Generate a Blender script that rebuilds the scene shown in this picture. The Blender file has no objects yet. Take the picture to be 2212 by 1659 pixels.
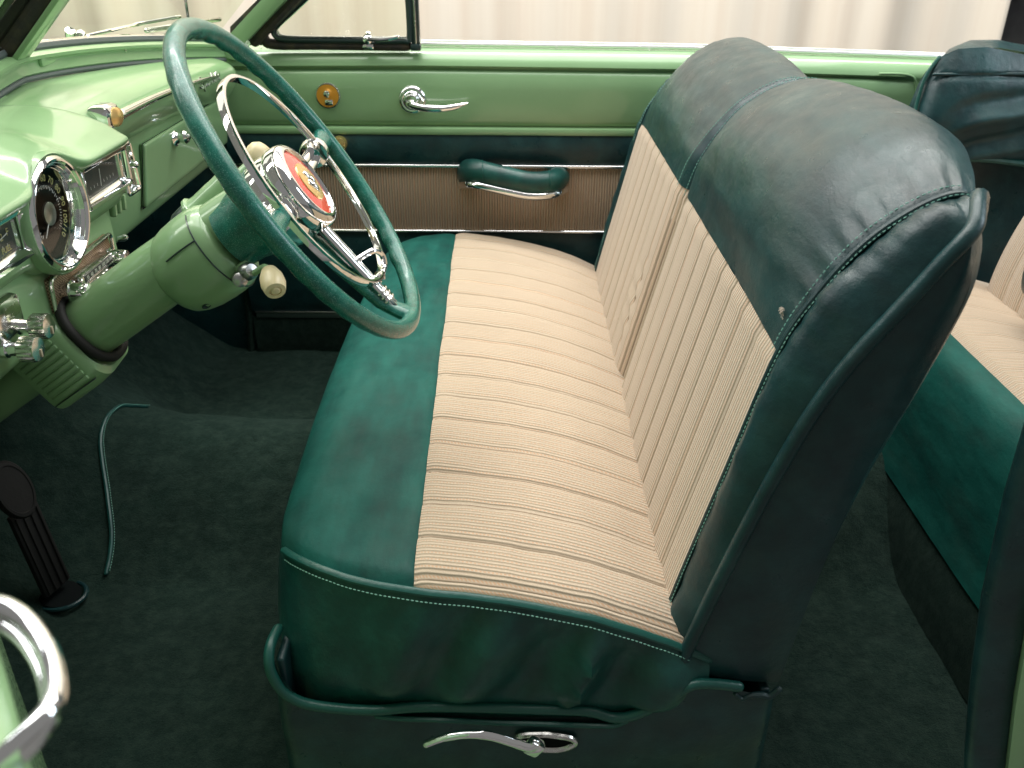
import bpy, bmesh, math, random
from math import sin, cos, pi, radians, sqrt, exp
from mathutils import Vector, Matrix, noise
random.seed(7)
scene = bpy.context.scene
C = scene.collection

# ------------------------------------------------------------------ camera
cam_d = bpy.data.cameras.new('camera')
cam = bpy.data.objects.new('camera', cam_d); C.objects.link(cam)
scene.camera = cam
PITCH, ROLL = radians(28.25), radians(0.4)
fw = Vector((0, cos(PITCH), -sin(PITCH))); up0 = Vector((0, sin(PITCH), cos(PITCH))); r0 = Vector((1, 0, 0))
rt = r0 * cos(ROLL) + up0 * sin(ROLL); upv = up0 * cos(ROLL) - r0 * sin(ROLL)
M = Matrix((rt, upv, -fw)).transposed().to_4x4()
M.translation = Vector((0, -.81, 1.07))
cam.matrix_world = M
cam_d.sensor_width = 36; cam_d.lens = 36 * 1900 / 2212
cam_d.clip_start = .02; cam_d.clip_end = 60
cam_d.dof.use_dof = True; cam_d.dof.focus_distance = 1.3; cam_d.dof.aperture_fstop = 8.0

# ------------------------------------------------------------------ world and lamps
wd = bpy.data.worlds.new('World'); scene.world = wd; wd.use_nodes = True
bg = wd.node_tree.nodes['Background']
bg.inputs[0].default_value = (.98, .97, .95, 1); bg.inputs[1].default_value = .23
def lamp(name, loc, aim, sx, sy, power, col=(1, 1, 1)):
    d = bpy.data.lights.new(name, 'AREA'); d.shape = 'RECTANGLE'; d.size = sx; d.size_y = sy
    d.energy = power; d.color = col
    o = bpy.data.objects.new(name, d); C.objects.link(o); o.location = loc
    o.rotation_euler = (Vector(aim) - Vector(loc)).to_track_quat('-Z', 'Y').to_euler()
    return o
lamp('ceiling_softbox', (-.3, 1.2, 3.5), (-.3, 1.0, 0), 4.2, 2.6, 178, (1, .985, .96))
lamp('front_ceiling_strip', (-2.6, .5, 3.0), (-.4, .7, .6), .5, 2.4, 34, (.95, .98, 1))
lamp('rear_window_light', (3.0, .3, 2.3), (.4, .6, .7), 1.0, 1.6, 46, (.78, .90, 1))
lamp('far_glare_softbox', (-1.4, 3.15, 2.35), (-.3, .4, .7), 5.6, 2.2, 46, (1, .98, .94))  # unseen softbox, added for pale glare on dash top and backrest crowns
lamp('curtain_wash', (.2, 2.3, 3.7), (.1, 3.35, .9), 5.0, .5, 150, (1, .96, .9))
scene.view_settings.view_transform = 'Standard'; scene.view_settings.look = 'None'
scene.view_settings.exposure = 0.0; scene.view_settings.gamma = 1.0
scene.render.resolution_x = 1024; scene.render.resolution_y = 768
scene.render.engine = 'CYCLES'

# ------------------------------------------------------------------ materials
MATS = {}
class NT:
    def __init__(s, name):
        s.m = bpy.data.materials.new(name); s.m.use_nodes = True; s.t = s.m.node_tree
        s.b = s.t.nodes['Principled BSDF']; MATS[name] = s.m
    def n(s, ty, **k):
        o = s.t.nodes.new(ty)
        for a, b in k.items(): setattr(o, a, b)
        return o
    def l(s, a, b): s.t.links.new(a, b)
    def set(s, **k):
        for a, b in k.items():
            i = s.b.inputs[a.replace('_', ' ')]
            i.default_value = (*b, 1) if isinstance(b, tuple) and i.type == 'RGBA' else b
    def pos(s, scale=(1, 1, 1)):
        g = s.n('ShaderNodeNewGeometry'); v = s.n('ShaderNodeVectorMath', operation='MULTIPLY')
        s.l(g.outputs['Position'], v.inputs[0]); v.inputs[1].default_value = scale
        return v.outputs[0]
    def noise(s, vec, scale, detail=4, rough=.55):
        o = s.n('ShaderNodeTexNoise'); s.l(vec, o.inputs['Vector'])
        o.inputs['Scale'].default_value = scale; o.inputs['Detail'].default_value = detail; o.inputs['Roughness'].default_value = rough
        return o.outputs['Fac']
    def ramp(s, fac, stops):
        r = s.n('ShaderNodeValToRGB'); s.l(fac, r.inputs[0]); e = r.color_ramp.elements
        while len(e) < len(stops): e.new(.5)
        for i, (p, c) in enumerate(stops):
            e[i].position = p; e[i].color = (*c, 1) if isinstance(c, tuple) else (c, c, c, 1)
        return r.outputs[0]
    def math(s, op, a, b=None, c=None):
        o = s.n('ShaderNodeMath', operation=op)
        for i, x in enumerate((a, b, c)):
            if x is None: continue
            if isinstance(x, (int, float)): o.inputs[i].default_value = x
            else: s.l(x, o.inputs[i])
        return o.outputs[0]
    def mix(s, fac, a, b, mode='MIX'):
        o = s.n('ShaderNodeMix', data_type='RGBA', blend_type=mode)
        for i, x in ((0, fac), (6, a), (7, b)):
            if isinstance(x, (int, float)): o.inputs[i].default_value = x
            elif isinstance(x, tuple): o.inputs[i].default_value = (*x, 1)
            else: s.l(x, o.inputs[i])
        return o.outputs[2]
    def bump(s, h, dist=.001, strength=1, prev=None):
        o = s.n('ShaderNodeBump'); s.l(h, o.inputs['Height']); o.inputs['Distance'].default_value = dist; o.inputs['Strength'].default_value = strength
        if prev is not None: s.l(prev, o.inputs['Normal'])
        s.l(o.outputs[0], s.b.inputs['Normal']); return o.outputs[0]
    def col(s, c): s.l(c, s.b.inputs['Base Color'])

def simple(name, base, rough=.4, metal=0., **k):
    m = NT(name); m.set(Base_Color=base, Roughness=rough, Metallic=metal, **k); return m
def build_materials():
    m = simple('green_paint', (.225, .41, .178), .42, Coat_Weight=.8, Coat_Roughness=.1)
    p = m.pos(); n1 = m.noise(p, 9, 3)
    m.col(m.ramp(n1, [(.3, (.208, .365, .172)), (.7, (.230, .395, .192))]))
    m.bump(m.noise(p, 55, 2), .0006, .35)
    m.l(m.ramp(m.noise(p, 160, 3), [(.4, .08), (.75, .16)]), m.b.inputs['Coat Roughness'])
    def leather(name, c0, c1, c2, rough, spec):
        m = simple(name, c1, rough, Specular_IOR_Level=spec)
        p = m.pos(); ps = m.pos((3, .7, 3))
        st = m.noise(ps, 7, 5, .62); bl = m.noise(p, 22, 4)
        f = m.math('ADD', m.math('MULTIPLY', st, .75), m.math('MULTIPLY', bl, .25))
        m.col(m.mix(m.ramp(m.noise(m.pos((2.2, 1.1, 3)), 6, 5, .6), [(.48, 0.), (.72, .35)]), m.ramp(f, [(.36, c0), (.5, c1), (.63, c2)]), (.028, .046, .038)))
        m.l(m.ramp(m.noise(p, 30, 4), [(.3, rough - .07), (.7, rough + .1)]), m.b.inputs['Roughness'])
        vo = m.n('ShaderNodeTexVoronoi', feature='DISTANCE_TO_EDGE'); m.l(p, vo.inputs['Vector']); vo.inputs['Scale'].default_value = 520
        g = m.math('ADD', m.math('MULTIPLY', m.math('MINIMUM', vo.outputs['Distance'], .25), 1.2), m.math('MULTIPLY', m.noise(p, 240, 3), .5))
        b1 = m.bump(m.noise(m.pos((1, .6, 1)), 26, 5, .6), .0035, .55)
        m.bump(g, .0004, .5, b1)
    leather('leather', (.006, .052, .044), (.008, .078, .063), (.012, .104, .083), .50, .14)
    leather('leather_gloss', (.006, .040, .036), (.008, .060, .051), (.012, .085, .070), .36, .42)
    leather('leather_dark', (.006, .026, .029), (.008, .037, .039), (.013, .052, .053), .33, .38)
    m = simple('thread', (.22, .48, .39), .7)
    m = simple('piping', (.008, .075, .06), .36); m.bump(m.noise(m.pos(), 90, 4), .002, .4)
    # woven seat cloth: ribs run front to back across Y
    def cloth(name, c, period, ydir=True):
        m = simple(name, c, .92, Specular_IOR_Level=.15, Sheen_Weight=.25, Sheen_Roughness=.5)
        g = m.n('ShaderNodeNewGeometry'); sp = m.n('ShaderNodeSeparateXYZ'); m.l(g.outputs['Position'], sp.inputs[0])
        y = sp.outputs[1 if ydir else 0]; x = sp.outputs[0 if ydir else 2]; z = sp.outputs[2]
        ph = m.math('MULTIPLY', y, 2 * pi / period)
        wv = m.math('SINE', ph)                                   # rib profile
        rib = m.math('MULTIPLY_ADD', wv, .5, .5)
        wv2 = m.math('SINE', m.math('MULTIPLY', ph, .5))          # every second rib carries the rust thread
        along = m.math('ADD', x, m.math('MULTIPLY', z, 1.0))
        dash = m.math('SINE', m.math('MULTIPLY', along, 2 * pi / .0042))
        thr = m.math('MULTIPLY', m.math('GREATER_THAN', wv2, .82), m.math('GREATER_THAN', dash, -.1))
        nz = m.noise(m.pos(), 900, 3); big = m.noise(m.pos(), 14, 4)
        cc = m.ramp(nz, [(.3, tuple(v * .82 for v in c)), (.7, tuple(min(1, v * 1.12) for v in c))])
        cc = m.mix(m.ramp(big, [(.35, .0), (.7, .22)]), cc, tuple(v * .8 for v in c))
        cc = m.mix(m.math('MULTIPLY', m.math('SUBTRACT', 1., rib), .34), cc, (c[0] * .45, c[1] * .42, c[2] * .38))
        cc = m.mix(m.math('MULTIPLY', thr, .5), cc, (.50, .22, .09))
        m.col(cc)
        b1 = m.bump(rib, .0016, .8)
        m.bump(nz, .0008, .6, b1)
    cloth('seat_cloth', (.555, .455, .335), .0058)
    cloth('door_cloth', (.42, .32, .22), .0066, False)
    m = simple('groove_thread', (.29, .225, .155), .9)
    m = simple('carpet', (.02, .045, .036), 1., Specular_IOR_Level=.1, Sheen_Weight=.08, Sheen_Roughness=.4, Sheen_Tint=(.4, .7, .6))
    p = m.pos(); a = m.noise(p, 420, 4, .75); b = m.noise(p, 11, 5, .6)
    c = m.ramp(a, [(.3, (.007, .018, .014)), (.55, (.017, .040, .030)), (.8, (.036, .070, .053))])
    c = m.mix(m.ramp(b, [(.35, .5), (.68, 0.)]), c, (.010, .020, .016)); m.col(m.mix(m.ramp(m.noise(p, 34, 5, .7), [(.42, 0.), (.66, .55)]), c, (.040, .070, .055)))
    m.bump(a, .006, 1., m.bump(m.noise(p, 60, 4), .010, .8))
    simple('chrome', (.86, .86, .85), .05, 1.)
    m = simple('chrome_worn', (.72, .71, .68), .16, 1.)
    m.l(m.ramp(m.noise(m.pos(), 120, 4), [(.3, .08), (.7, .3)]), m.b.inputs['Roughness'])
    simple('satin_bright', (.92, .92, .9), .36, .9)
    simple('satin_metal', (.45, .45, .44), .3, 1.)
    m = simple('wheel_plastic', (.006, .105, .075), .22, Coat_Weight=.3, Coat_Roughness=.04, Specular_IOR_Level=.4)
    p = m.pos(); fl = m.noise(p, 900, 2, .9); bl = m.noise(p, 60, 3)
    c = m.mix(m.ramp(bl, [(.35, 0.), (.7, .8)]), (.004, .095, .066), (.010, .165, .118))
    m.col(m.mix(m.ramp(fl, [(.57, 0.), (.67, .7)]), c, (.22, .52, .42)))
    m.bump(fl, .0005, .5, m.bump(m.noise(p, 120, 3), .0008, .5))
    simple('cream_plastic', (.74, .63, .38), .3, Subsurface_Weight=.1, Subsurface_Radius=(.01, .008, .004))
    simple('ivory_wear', (.46, .40, .28), .5)
    m = simple('black_rubber', (.018, .018, .017), .65, Specular_IOR_Level=.25); m.bump(m.noise(m.pos(), 200, 4), .001, .5)
    m = simple('grey_rubber', (.10, .12, .12), .6); m.bump(m.noise(m.pos(), 150, 4), .001, .5)
    m = simple('seal_rubber', (.045, .038, .028), .75)
    m.col(m.ramp(m.noise(m.pos(), 40, 5), [(.4, (.02, .02, .018)), (.7, (.06, .048, .028))])); m.bump(m.noise(m.pos(), 120, 4), .002, .6)
    simple('dark_paint', (.012, .03, .028), .35, Coat_Weight=.5)
    simple('under_black', (.006, .008, .008), .9, Specular_IOR_Level=.05)
    simple('dial_black', (.045, .05, .046), .4)
    simple('dial_yellow', (.48, .44, .19), .5)
    simple('dial_white', (.7, .7, .66), .5)
    simple('enamel_red', (.78, .035, .02), .22, Coat_Weight=1., Coat_Roughness=.03)
    simple('emblem_gold', (.78, .52, .20), .25, .7)
    simple('amber', (.72, .33, .04), .3, .3)
    simple('brass', (.55, .42, .16), .25, .8)
    m = simple('radio_mesh', (.30, .20, .13), .5, .4)
    p = m.pos(); ck = m.n('ShaderNodeTexChecker'); m.l(p, ck.inputs['Vector']); ck.inputs['Scale'].default_value = 420
    c = m.mix(ck.outputs['Fac'], (.12, .075, .045), (.46, .33, .23)); m.col(m.mix(m.ramp(m.noise(p, 35, 3), [(.45, 0.), (.7, .7)]), c, (.20, .12, .03)))
    m.bump(ck.outputs['Fac'], .001, .8)
    # glass: clear with mirror-like sheen by angle
    for nm, tint, ior in (('glass', (.88, .90, .80), .34), ('lens', (.96, .97, .97), .4)):
        m = NT(nm); t = m.t; t.nodes.remove(m.b)
        o = [x for x in t.nodes if x.type == 'OUTPUT_MATERIAL'][0]
        lw = m.n('ShaderNodeLayerWeight'); lw.inputs[0].default_value = .5
        fac = m.math('MULTIPLY_ADD', m.math('POWER', lw.outputs['Facing'], 4.), ior, .035)
        tr = m.n('ShaderNodeBsdfTransparent'); tr.inputs[0].default_value = (*tint, 1)
        gl = m.n('ShaderNodeBsdfGlossy'); gl.inputs['Roughness'].default_value = .02
        mx = m.n('ShaderNodeMixShader'); m.l(fac, mx.inputs[0]); m.l(tr.outputs[0], mx.inputs[1]); m.l(gl.outputs[0], mx.inputs[2]); m.l(mx.outputs[0], o.inputs[0])
    m = simple('curtain', (.70, .62, .50), .9, Sheen_Weight=.2)
    n = m.noise(m.pos((2.6, .2, .05)), 3.2, 4, .55); n2 = m.noise(m.pos((9, 1, .12)), 4, 3)
    c = m.ramp(n, [(.33, (.69, .60, .49)), (.5, (.74, .67, .56)), (.66, (.77, .71, .61))])
    m.col(m.mix(m.math('MULTIPLY', n2, .25), c, (.62, .53, .44)))
    m.bump(m.noise(m.pos(), 300, 3), .001, .3)
    m = simple('concrete', (.22, .21, .2), .6); m.col(m.ramp(m.noise(m.pos(), 4, 6), [(.3, (.17, .165, .16)), (.7, (.26, .25, .24))]))
    m = simple('dark_wall', (.012, .012, .013), .5); m.col(m.ramp(m.noise(m.pos(), 5, 4), [(.4, (.006, .006, .007)), (.75, (.05, .05, .047))]))
    simple('flake', (.55, .48, .40), .8)
build_materials()

# ------------------------------------------------------------------ mesh helpers
WL = {None: Vector((0, 0, 0))}
def new(name, geo, mat, parent=None, smooth=40, label=None, kind=None, sub=0, mats=None, fmat=None):
    v, f = geo
    v = [Vector(p) for p in v]
    lo = Vector([min(p[i] for p in v) for i in range(3)]); hi = Vector([max(p[i] for p in v) for i in range(3)])
    org = (lo + hi) / 2
    me = bpy.data.meshes.new(name); me.from_pydata([p - org for p in v], [], f)
    bm = bmesh.new(); bm.from_mesh(me); bmesh.ops.recalc_face_normals(bm, faces=bm.faces); bm.to_mesh(me); bm.free()
    me.materials.append(MATS[mat])
    if mats:
        for q in mats: me.materials.append(MATS[q])
    if fmat:
        for i, p in enumerate(me.polygons): p.material_index = fmat[i]
    if smooth:
        me.polygons.foreach_set('use_smooth', [True] * len(me.polygons)); me.set_sharp_from_angle(angle=radians(smooth))
    o = bpy.data.objects.new(name, me); C.objects.link(o)
    o.parent = parent; o.location = org - WL.get(parent, Vector()); WL[o] = org
    if label: o['label'] = label
    if kind: o['kind'] = kind
    if sub:
        md = o.modifiers.new('sub', 'SUBSURF'); md.levels = 1; md.render_levels = sub
    return o
def join(*gs):
    v, f = [], []
    for a, b in gs:
        k = len(v); v += list(a); f += [tuple(i + k for i in q) for q in b]
    return v, f
def lerp(a, b, t): return a + (b - a) * t
def cr(pts, n, closed=False):
    """Catmull-Rom through pts, n samples per span"""
    P = [Vector(p) for p in pts]; N = len(P); out = []
    for i in range(N if closed else N - 1):
        if closed: a, b, c, d = P[i - 1], P[i], P[(i + 1) % N], P[(i + 2) % N]
        else: a, b, c, d = P[max(i - 1, 0)], P[i], P[i + 1], P[min(i + 2, N - 1)]
        for k in range(n):
            t = k / n
            out.append(.5 * ((2 * b) + (c - a) * t + (2 * a - 5 * b + 4 * c - d) * t * t + (3 * b - a - 3 * c + d) * t ** 3))
    if not closed: out.append(P[-1])
    return out
def interp(tab, x):
    if x <= tab[0][0]: return tab[0][1]
    for (a, b), (c, d) in zip(tab, tab[1:]):
        if x <= c:
            t = (x - a) / (c - a); return lerp(b, d, t)
    return tab[-1][1]
def smoothi(tab, x):
    if x <= tab[0][0]: return tab[0][1]
    for (a, b), (c, d) in zip(tab, tab[1:]):
        if x <= c:
            t = (x - a) / (c - a); t = t * t * (3 - 2 * t); return lerp(b, d, t)
    return tab[-1][1]
def tube(pts, r, seg=10, closed=False, ry=None, up=None, caps=True, rnd=True):
    """sweep an ellipse (r sideways, ry along up) along pts"""
    P = [Vector(p) for p in pts]; N = len(P)
    T = []
    for i in range(N):
        if closed: t = P[(i + 1) % N] - P[i - 1]
        else: t = P[min(i + 1, N - 1)] - P[max(i - 1, 0)]
        T.append(t.normalized())
    ref = Vector(up) if up is not None else (Vector((0, 0, 1)) if abs(T[0].z) < .9 else Vector((1, 0, 0)))
    v = []; n0 = None
    for i in range(N):
        if up is not None: n = (ref - T[i] * ref.dot(T[i])).normalized()
        else:
            n = ref if n0 is None else n0
            n = (n - T[i] * n.dot(T[i])).normalized(); n0 = n
        s = T[i].cross(n)
        ra = r[i] if isinstance(r, (list, tuple)) else r
        rb = ra if ry is None else (ry[i] if isinstance(ry, (list, tuple)) else ry)
        for k in range(seg):
            a = 2 * pi * k / seg
            v.append(P[i] + s * (ra * cos(a)) + n * (rb * sin(a)))
    f = []
    for i in range(N if closed else N - 1):
        j = (i + 1) % N
        for k in range(seg):
            l = (k + 1) % seg
            f.append((i * seg + k, i * seg + l, j * seg + l, j * seg + k))
    if caps and not closed:
        for i, sg in ((0, -1), (N - 1, 1)):
            ra = r[i] if isinstance(r, (list, tuple)) else r
            c = len(v)
            if rnd:
                ring = [i * seg + k for k in range(seg)]; base = P[i]
                prev = ring
                for q, (sc, dd) in enumerate(((.75, .66), (.35, .92))):
                    cur = []
                    for k in range(seg):
                        v.append(base + (v[ring[k]] - base) * sc + T[i] * (sg * ra * dd * .9)); cur.append(len(v) - 1)
                    for k in range(seg): f.append((prev[k], prev[(k + 1) % seg], cur[(k + 1) % seg], cur[k]))
                    prev = cur
                f.append(tuple(prev))
            else: f.append(tuple(i * seg + k for k in range(seg)))
    return v, f
def frame(axis, ref=(0, 0, 1)):
    a = Vector(axis).normalized(); r = Vector(ref)
    if abs(a.dot(r)) > .95: r = Vector((0, 1, 0))
    u = (r - a * r.dot(a)).normalized(); return a, u, a.cross(u)
def lathe(prof, c, axis, seg=40, su=1., sv=1., cap=True):
    """prof: (radius, height along axis)"""
    a, u, w = frame(axis); c = Vector(c); v, f = [], []
    for r, h in prof:
        for k in range(seg):
            t = 2 * pi * k / seg
            v.append(c + a * h + u * (r * su * cos(t)) + w * (r * sv * sin(t)))
    n = len(prof)
    for i in range(n - 1):
        for k in range(seg):
            l = (k + 1) % seg
            f.append((i * seg + k, i * seg + l, (i + 1) * seg + l, (i + 1) * seg + k))
    if not cap: return v, f
    if prof[0][0] > 1e-6: f.append(tuple(range(seg)))
    if prof[-1][0] > 1e-6: f.append(tuple((n - 1) * seg + k for k in range(seg)))
    return v, f
def grid(fn, nu, nv):
    v = [fn(i / nu, j / nv) for i in range(nu + 1) for j in range(nv + 1)]
    f = [(i * (nv + 1) + j, i * (nv + 1) + j + 1, (i + 1) * (nv + 1) + j + 1, (i + 1) * (nv + 1) + j) for i in range(nu) for j in range(nv)]
    return v, f
def loft(rings, closed=False, cap=False):
    n = len(rings[0]); v = [Vector(p) for r in rings for p in r]; f = []
    for i in range(len(rings) - 1):
        for k in range(n if closed else n - 1):
            l = (k + 1) % n
            f.append((i * n + k, i * n + l, (i + 1) * n + l, (i + 1) * n + k))
    if cap:
        f.append(tuple(range(n))); f.append(tuple((len(rings) - 1) * n + k for k in range(n)))
    return v, f
def rbox(c, size, bev=.004, rot=None, seg=2):
    bm = bmesh.new(); bmesh.ops.create_cube(bm, size=1)
    for q in bm.verts: q.co = Vector((q.co.x * size[0], q.co.y * size[1], q.co.z * size[2]))
    if bev: bmesh.ops.bevel(bm, geom=bm.edges[:], offset=bev, segments=seg, affect='EDGES', profile=.5)
    R = rot if rot is not None else Matrix.Identity(3)
    c = Vector(c); v = [c + R @ q.co for q in bm.verts]; f = [tuple(p.index for p in g.verts) for g in bm.faces]
    bm.free(); return v, f
def rrect(c, u, w, hu, hw, rad, n=5):
    """rounded rectangle outline"""
    c, u, w = Vector(c), Vector(u), Vector(w); out = []
    for su, sw, a0 in ((1, 1, 0), (-1, 1, 90), (-1, -1, 180), (1, -1, 270)):
        for k in range(n + 1):
            a = radians(a0 + 90 * k / n)
            out.append(c + u * (su * (hu - rad) + rad * cos(a)) + w * (sw * (hw - rad) + rad * sin(a)))
    return out
def text(s, size, o, ux, uy, extrude=.0006, bold=0., shear=0.):
    """lettering mesh: origin o, reading direction ux, letter-up uy"""
    cu = bpy.data.curves.new('lettering', 'FONT'); cu.body = s; cu.size = size; cu.extrude = extrude; cu.offset = bold; cu.shear = shear
    cu.align_x = 'CENTER'; cu.align_y = 'CENTER'; cu.resolution_u = 3
    ob = bpy.data.objects.new('lettering', cu); C.objects.link(ob)
    dg = bpy.context.evaluated_depsgraph_get(); me = bpy.data.meshes.new_from_object(ob.evaluated_get(dg))
    ux, uy, o = Vector(ux).normalized(), Vector(uy).normalized(), Vector(o); uz = ux.cross(uy)
    v = [o + ux * p.co.x + uy * p.co.y + uz * p.co.z for p in me.vertices]; f = [tuple(p.vertices) for p in me.polygons]
    bpy.data.objects.remove(ob); bpy.data.meshes.remove(me); bpy.data.curves.remove(cu)
    return v, f
def stitches(path, length=.0034, gap=.0018, r=.0006, nrm=None):
    """dashes laid along a polyline"""
    P = [Vector(p) for p in path]; out = []; d = 0.; L = [0.]
    for a, b in zip(P, P[1:]): L.append(L[-1] + (b - a).length)
    def at(s):
        for i in range(len(P) - 1):
            if s <= L[i + 1]: return P[i].lerp(P[i + 1], (s - L[i]) / max(1e-9, L[i + 1] - L[i]))
        return P[-1]
    s = 0.
    while s + length < L[-1]:
        a, b = at(s), at(s + length); m = (a + b) / 2
        if nrm is not None: m = m + Vector(nrm) * r * .8
        out.append(tube([a, m, b], [r * .6, r, r * .6], 5, rnd=False)); s += length + gap
    return join(*out)
def nz(x, y=0., z=0., s=1.): return noise.noise(Vector((x * s, y * s, z * s)))

# ------------------------------------------------------------------ setting: floor, curtain
fl = new('ground', ([(-7, -5, -.42), (7, -5, -.42), (7, 7, -.42), (-7, 7, -.42)], [(0, 1, 2, 3)]), 'concrete', smooth=0)
fl['kind'] = 'structure'
def curtain_fn(i, j):
    x = lerp(-5.2, 2.13, i); z = lerp(-.41, 3.0, j)
    a = x * 11 + 1.7 * nz(x * 1.3, 3)
    d = .030 * sin(a) + .015 * sin(2.3 * a + 1.1) + .02 * nz(x * 4, z * .25, 9)
    return Vector((x, 3.35 + d, z))
v, f = grid(curtain_fn, 420, 14)
cu = new('curtain', (v, f), 'curtain', smooth=80)
md = cu.modifiers.new('thickness', 'SOLIDIFY'); md.thickness = .006
cu['label'] = 'pale beige curtain hanging in folds behind the car'; cu['category'] = 'curtain'
dk = bpy.data.objects.new('display_stand', None); C.objects.link(dk); dk.location = (2.75, 3.6, -.42); WL[dk] = Vector((2.75, 3.6, -.42))
dk['label'] = 'dark stand at the right edge beyond the curtain'; dk['category'] = 'stand'
new('panel', rbox((2.75, 3.62, 1.05), (1.1, .12, 2.93), .01), 'dark_wall', dk)
for sx, sz, h, t in ((2.24, .98, .30, .03), (2.30, .86, .22, -.05), (2.27, 1.28, .2, .02), (2.36, 1.1, .4, .06)):
    new('rail', tube([(sx, 3.5, sz - h / 2), (sx + t, 3.49, sz + h / 2)], .012, 8), 'satin_metal', dk)

# ------------------------------------------------------------------ the car
car = bpy.data.objects.new('convertible_car', None); C.objects.link(car); car.location = (0, .65, -.42); WL[car] = Vector((0, .65, -.42))
car['label'] = 'light green vintage convertible with its roof folded and interior in green leather and beige cloth'
car['category'] = 'car'

# ---- carpet (floor, tunnel, toe board)
def tunnel(x, y):
    h = .145 + .05 * smoothi([(-1.1, 1), (-.45, 0)], x)
    w = .30 + .04 * smoothi([(-1.1, 1), (-.5, 0)], x)
    d = abs(y - .70) / w
    return h * (.5 + .5 * cos(pi * min(d, 1))) ** .8 if d < 1 else 0.
def carpet_z(x, y):
    z = tunnel(x, y)
    t = max(0, -.76 - x); toe = .95 * t * t / (t + .05) if t > 0 else 0
    z = z + toe * (1 - .35 * exp(-((y - .7) / .3) ** 2))
    z += .006 * nz(x, y, 1, 6) + .004 * nz(x, y, 2, 15) + .0012 * nz(x, y, 4, 60)
    z += .004 * exp(-((y - .24 - .25 * (x + .6)) / .014) ** 2) * exp(-((x + .62) / .07) ** 2)
    for k, (x0, y0) in enumerate(((-.86, .95), (-.95, .9), (-.78, 1.05))):
        z += .012 * exp(-(((x - x0) + .8 * (y - y0)) / .03) ** 2) * exp(-((y - y0) / .16) ** 2)
    return z
def carpet_fn(i, j):
    x = lerp(-1.28, .84, i); y = lerp(-.035, 1.385, j)
    return Vector((x, y, carpet_z(x, y)))
carpet = new('carpet', grid(carpet_fn, 190, 130), 'carpet', car, smooth=80, label='dark green carpet over the floor and tunnel')
bp = [(p.x, p.y, carpet_z(p.x, p.y) + .003) for p in cr([(-.770, .80, 0), (-.795, .74, 0), (-.795, .64, 0), (-.757, .54, 0), (-.735, .48, 0), (-.728, .42, 0)], 6)]
new('binding', tube(bp, .0040, 8), 'leather_gloss', carpet)
new('stitching', stitches([(p[0] + .007, p[1], p[2] + .004) for p in bp]), 'thread', carpet, kind='stuff')

# ---- firewall, kick panels and door sill under the body
shell = new('body_shell', join(
    rbox((-1.27, .67, .32), (.03, 1.50, .8), .006),
    ), 'under_black', car)
new('cowl_side', rbox((-.99, -.075, .33), (.60, .05, .84), .015), 'green_paint', shell)
new('door_sill', rbox((0, -.085, -.06), (2.0, .10, .10), .02), 'green_paint', shell)
new('floor_pan', rbox((-.1, .67, -.075), (2.3, 1.42, .03), .004), 'under_black', shell)
new('kick_panel', rbox((-.98, 1.392, .22), (.52, .02, .62), .006), 'leather_dark', shell)
new('trim_seal', tube(cr([(-.705, 1.378, .56), (-.708, 1.378, .3), (-.712, 1.376, .1), (-.722, 1.374, -.03)], 6), .011, 8), 'carpet', shell)
new('sill_binding', tube(cr([(-.985, 1.376, .13), (-.92, 1.376, .045), (-.86, 1.374, -.02), (-.80, 1.372, -.035), (-.6, 1.37, -.035), (-.40, 1.37, -.037)], 6), .005, 8), 'satin_metal', shell)
new('door_backing', rbox((.3, 1.428, .33), (3.0, .02, .80), .004), 'under_black', shell)
new('sill_plate', rbox((0, 1.40, -.05), (1.9, .08, .03), .006), 'under_black', shell)

# ------------------------------------------------------------------ front seat
W = 1.30
def seat_base_top(x):
    return smoothi([(-.30, .268), (-.285, .225), (-.262, .186), (-.235, .172), (-.12, .160), (0, .154), (.13, .150), (.165, .166), (.225, .220), (.28, .212), (.34, .203)], x)
def base_side(y, sgn):
    def fn(i, j):
        x = lerp(-.296, .336, i); zt = seat_base_top(x); z = lerp(-.004, zt, j)
        b = .006 * sin(pi * j) + .0035 * nz(x, z, 4, 14)
        e = max(0, abs(i - .5) - .47) / .03
        return Vector((x, y - sgn * b + sgn * .012 * e * e, z))
    return grid(fn, 90, 14)
sb = join(base_side(-.02, 1), base_side(W + .02, -1),
          rbox((-.288, W / 2, .12), (.012, W + .012, .25), .004), rbox((.326, W / 2, .098), (.014, W + .012, .20), .004),
          rbox((.02, W / 2, .075), (.60, W + .005, .13), .01))
seat = new('front_seat', sb, 'leather_dark', car, smooth=50, label='split bench seat in green leather with beige ribbed cloth')
pp2 = cr([(-.296, .03, .262), (-.299, .004, .262), (-.299, -.012, .252), (-.296, -.019, .234), (-.285, -.021, .207), (-.262, -.021, .186), (-.22, -.020, .175), (-.17, -.019, .171), (-.12, -.016, .174), (-.05, -.0135, .171), (.03, -.013, .168), (.10, -.013, .165), (.135, -.017, .158), (.165, -.02, .170), (.20, -.02, .198), (.228, -.02, .221), (.255, -.019, .222), (.287, -.018, .2165)], 5)
new('base_piping', tube(pp2, .0068, 10), 'piping', seat)
new('base_edge', tube([(x, -.0215, seat_base_top(x) - .002) for x in [lerp(-.17, .15, k / 40) for k in range(41)]], .0035, 8), 'piping', seat)
new('torn_edge', tube(cr([(.283, -.021, .206), (.292, -.022, .199), (.302, -.0215, .204), (.316, -.021, .205), (.326, -.021, .203), (.337, -.02, .214)], 5), [.003] * 11 + [.0045] * 15, 8), 'leather_dark', seat)

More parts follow.
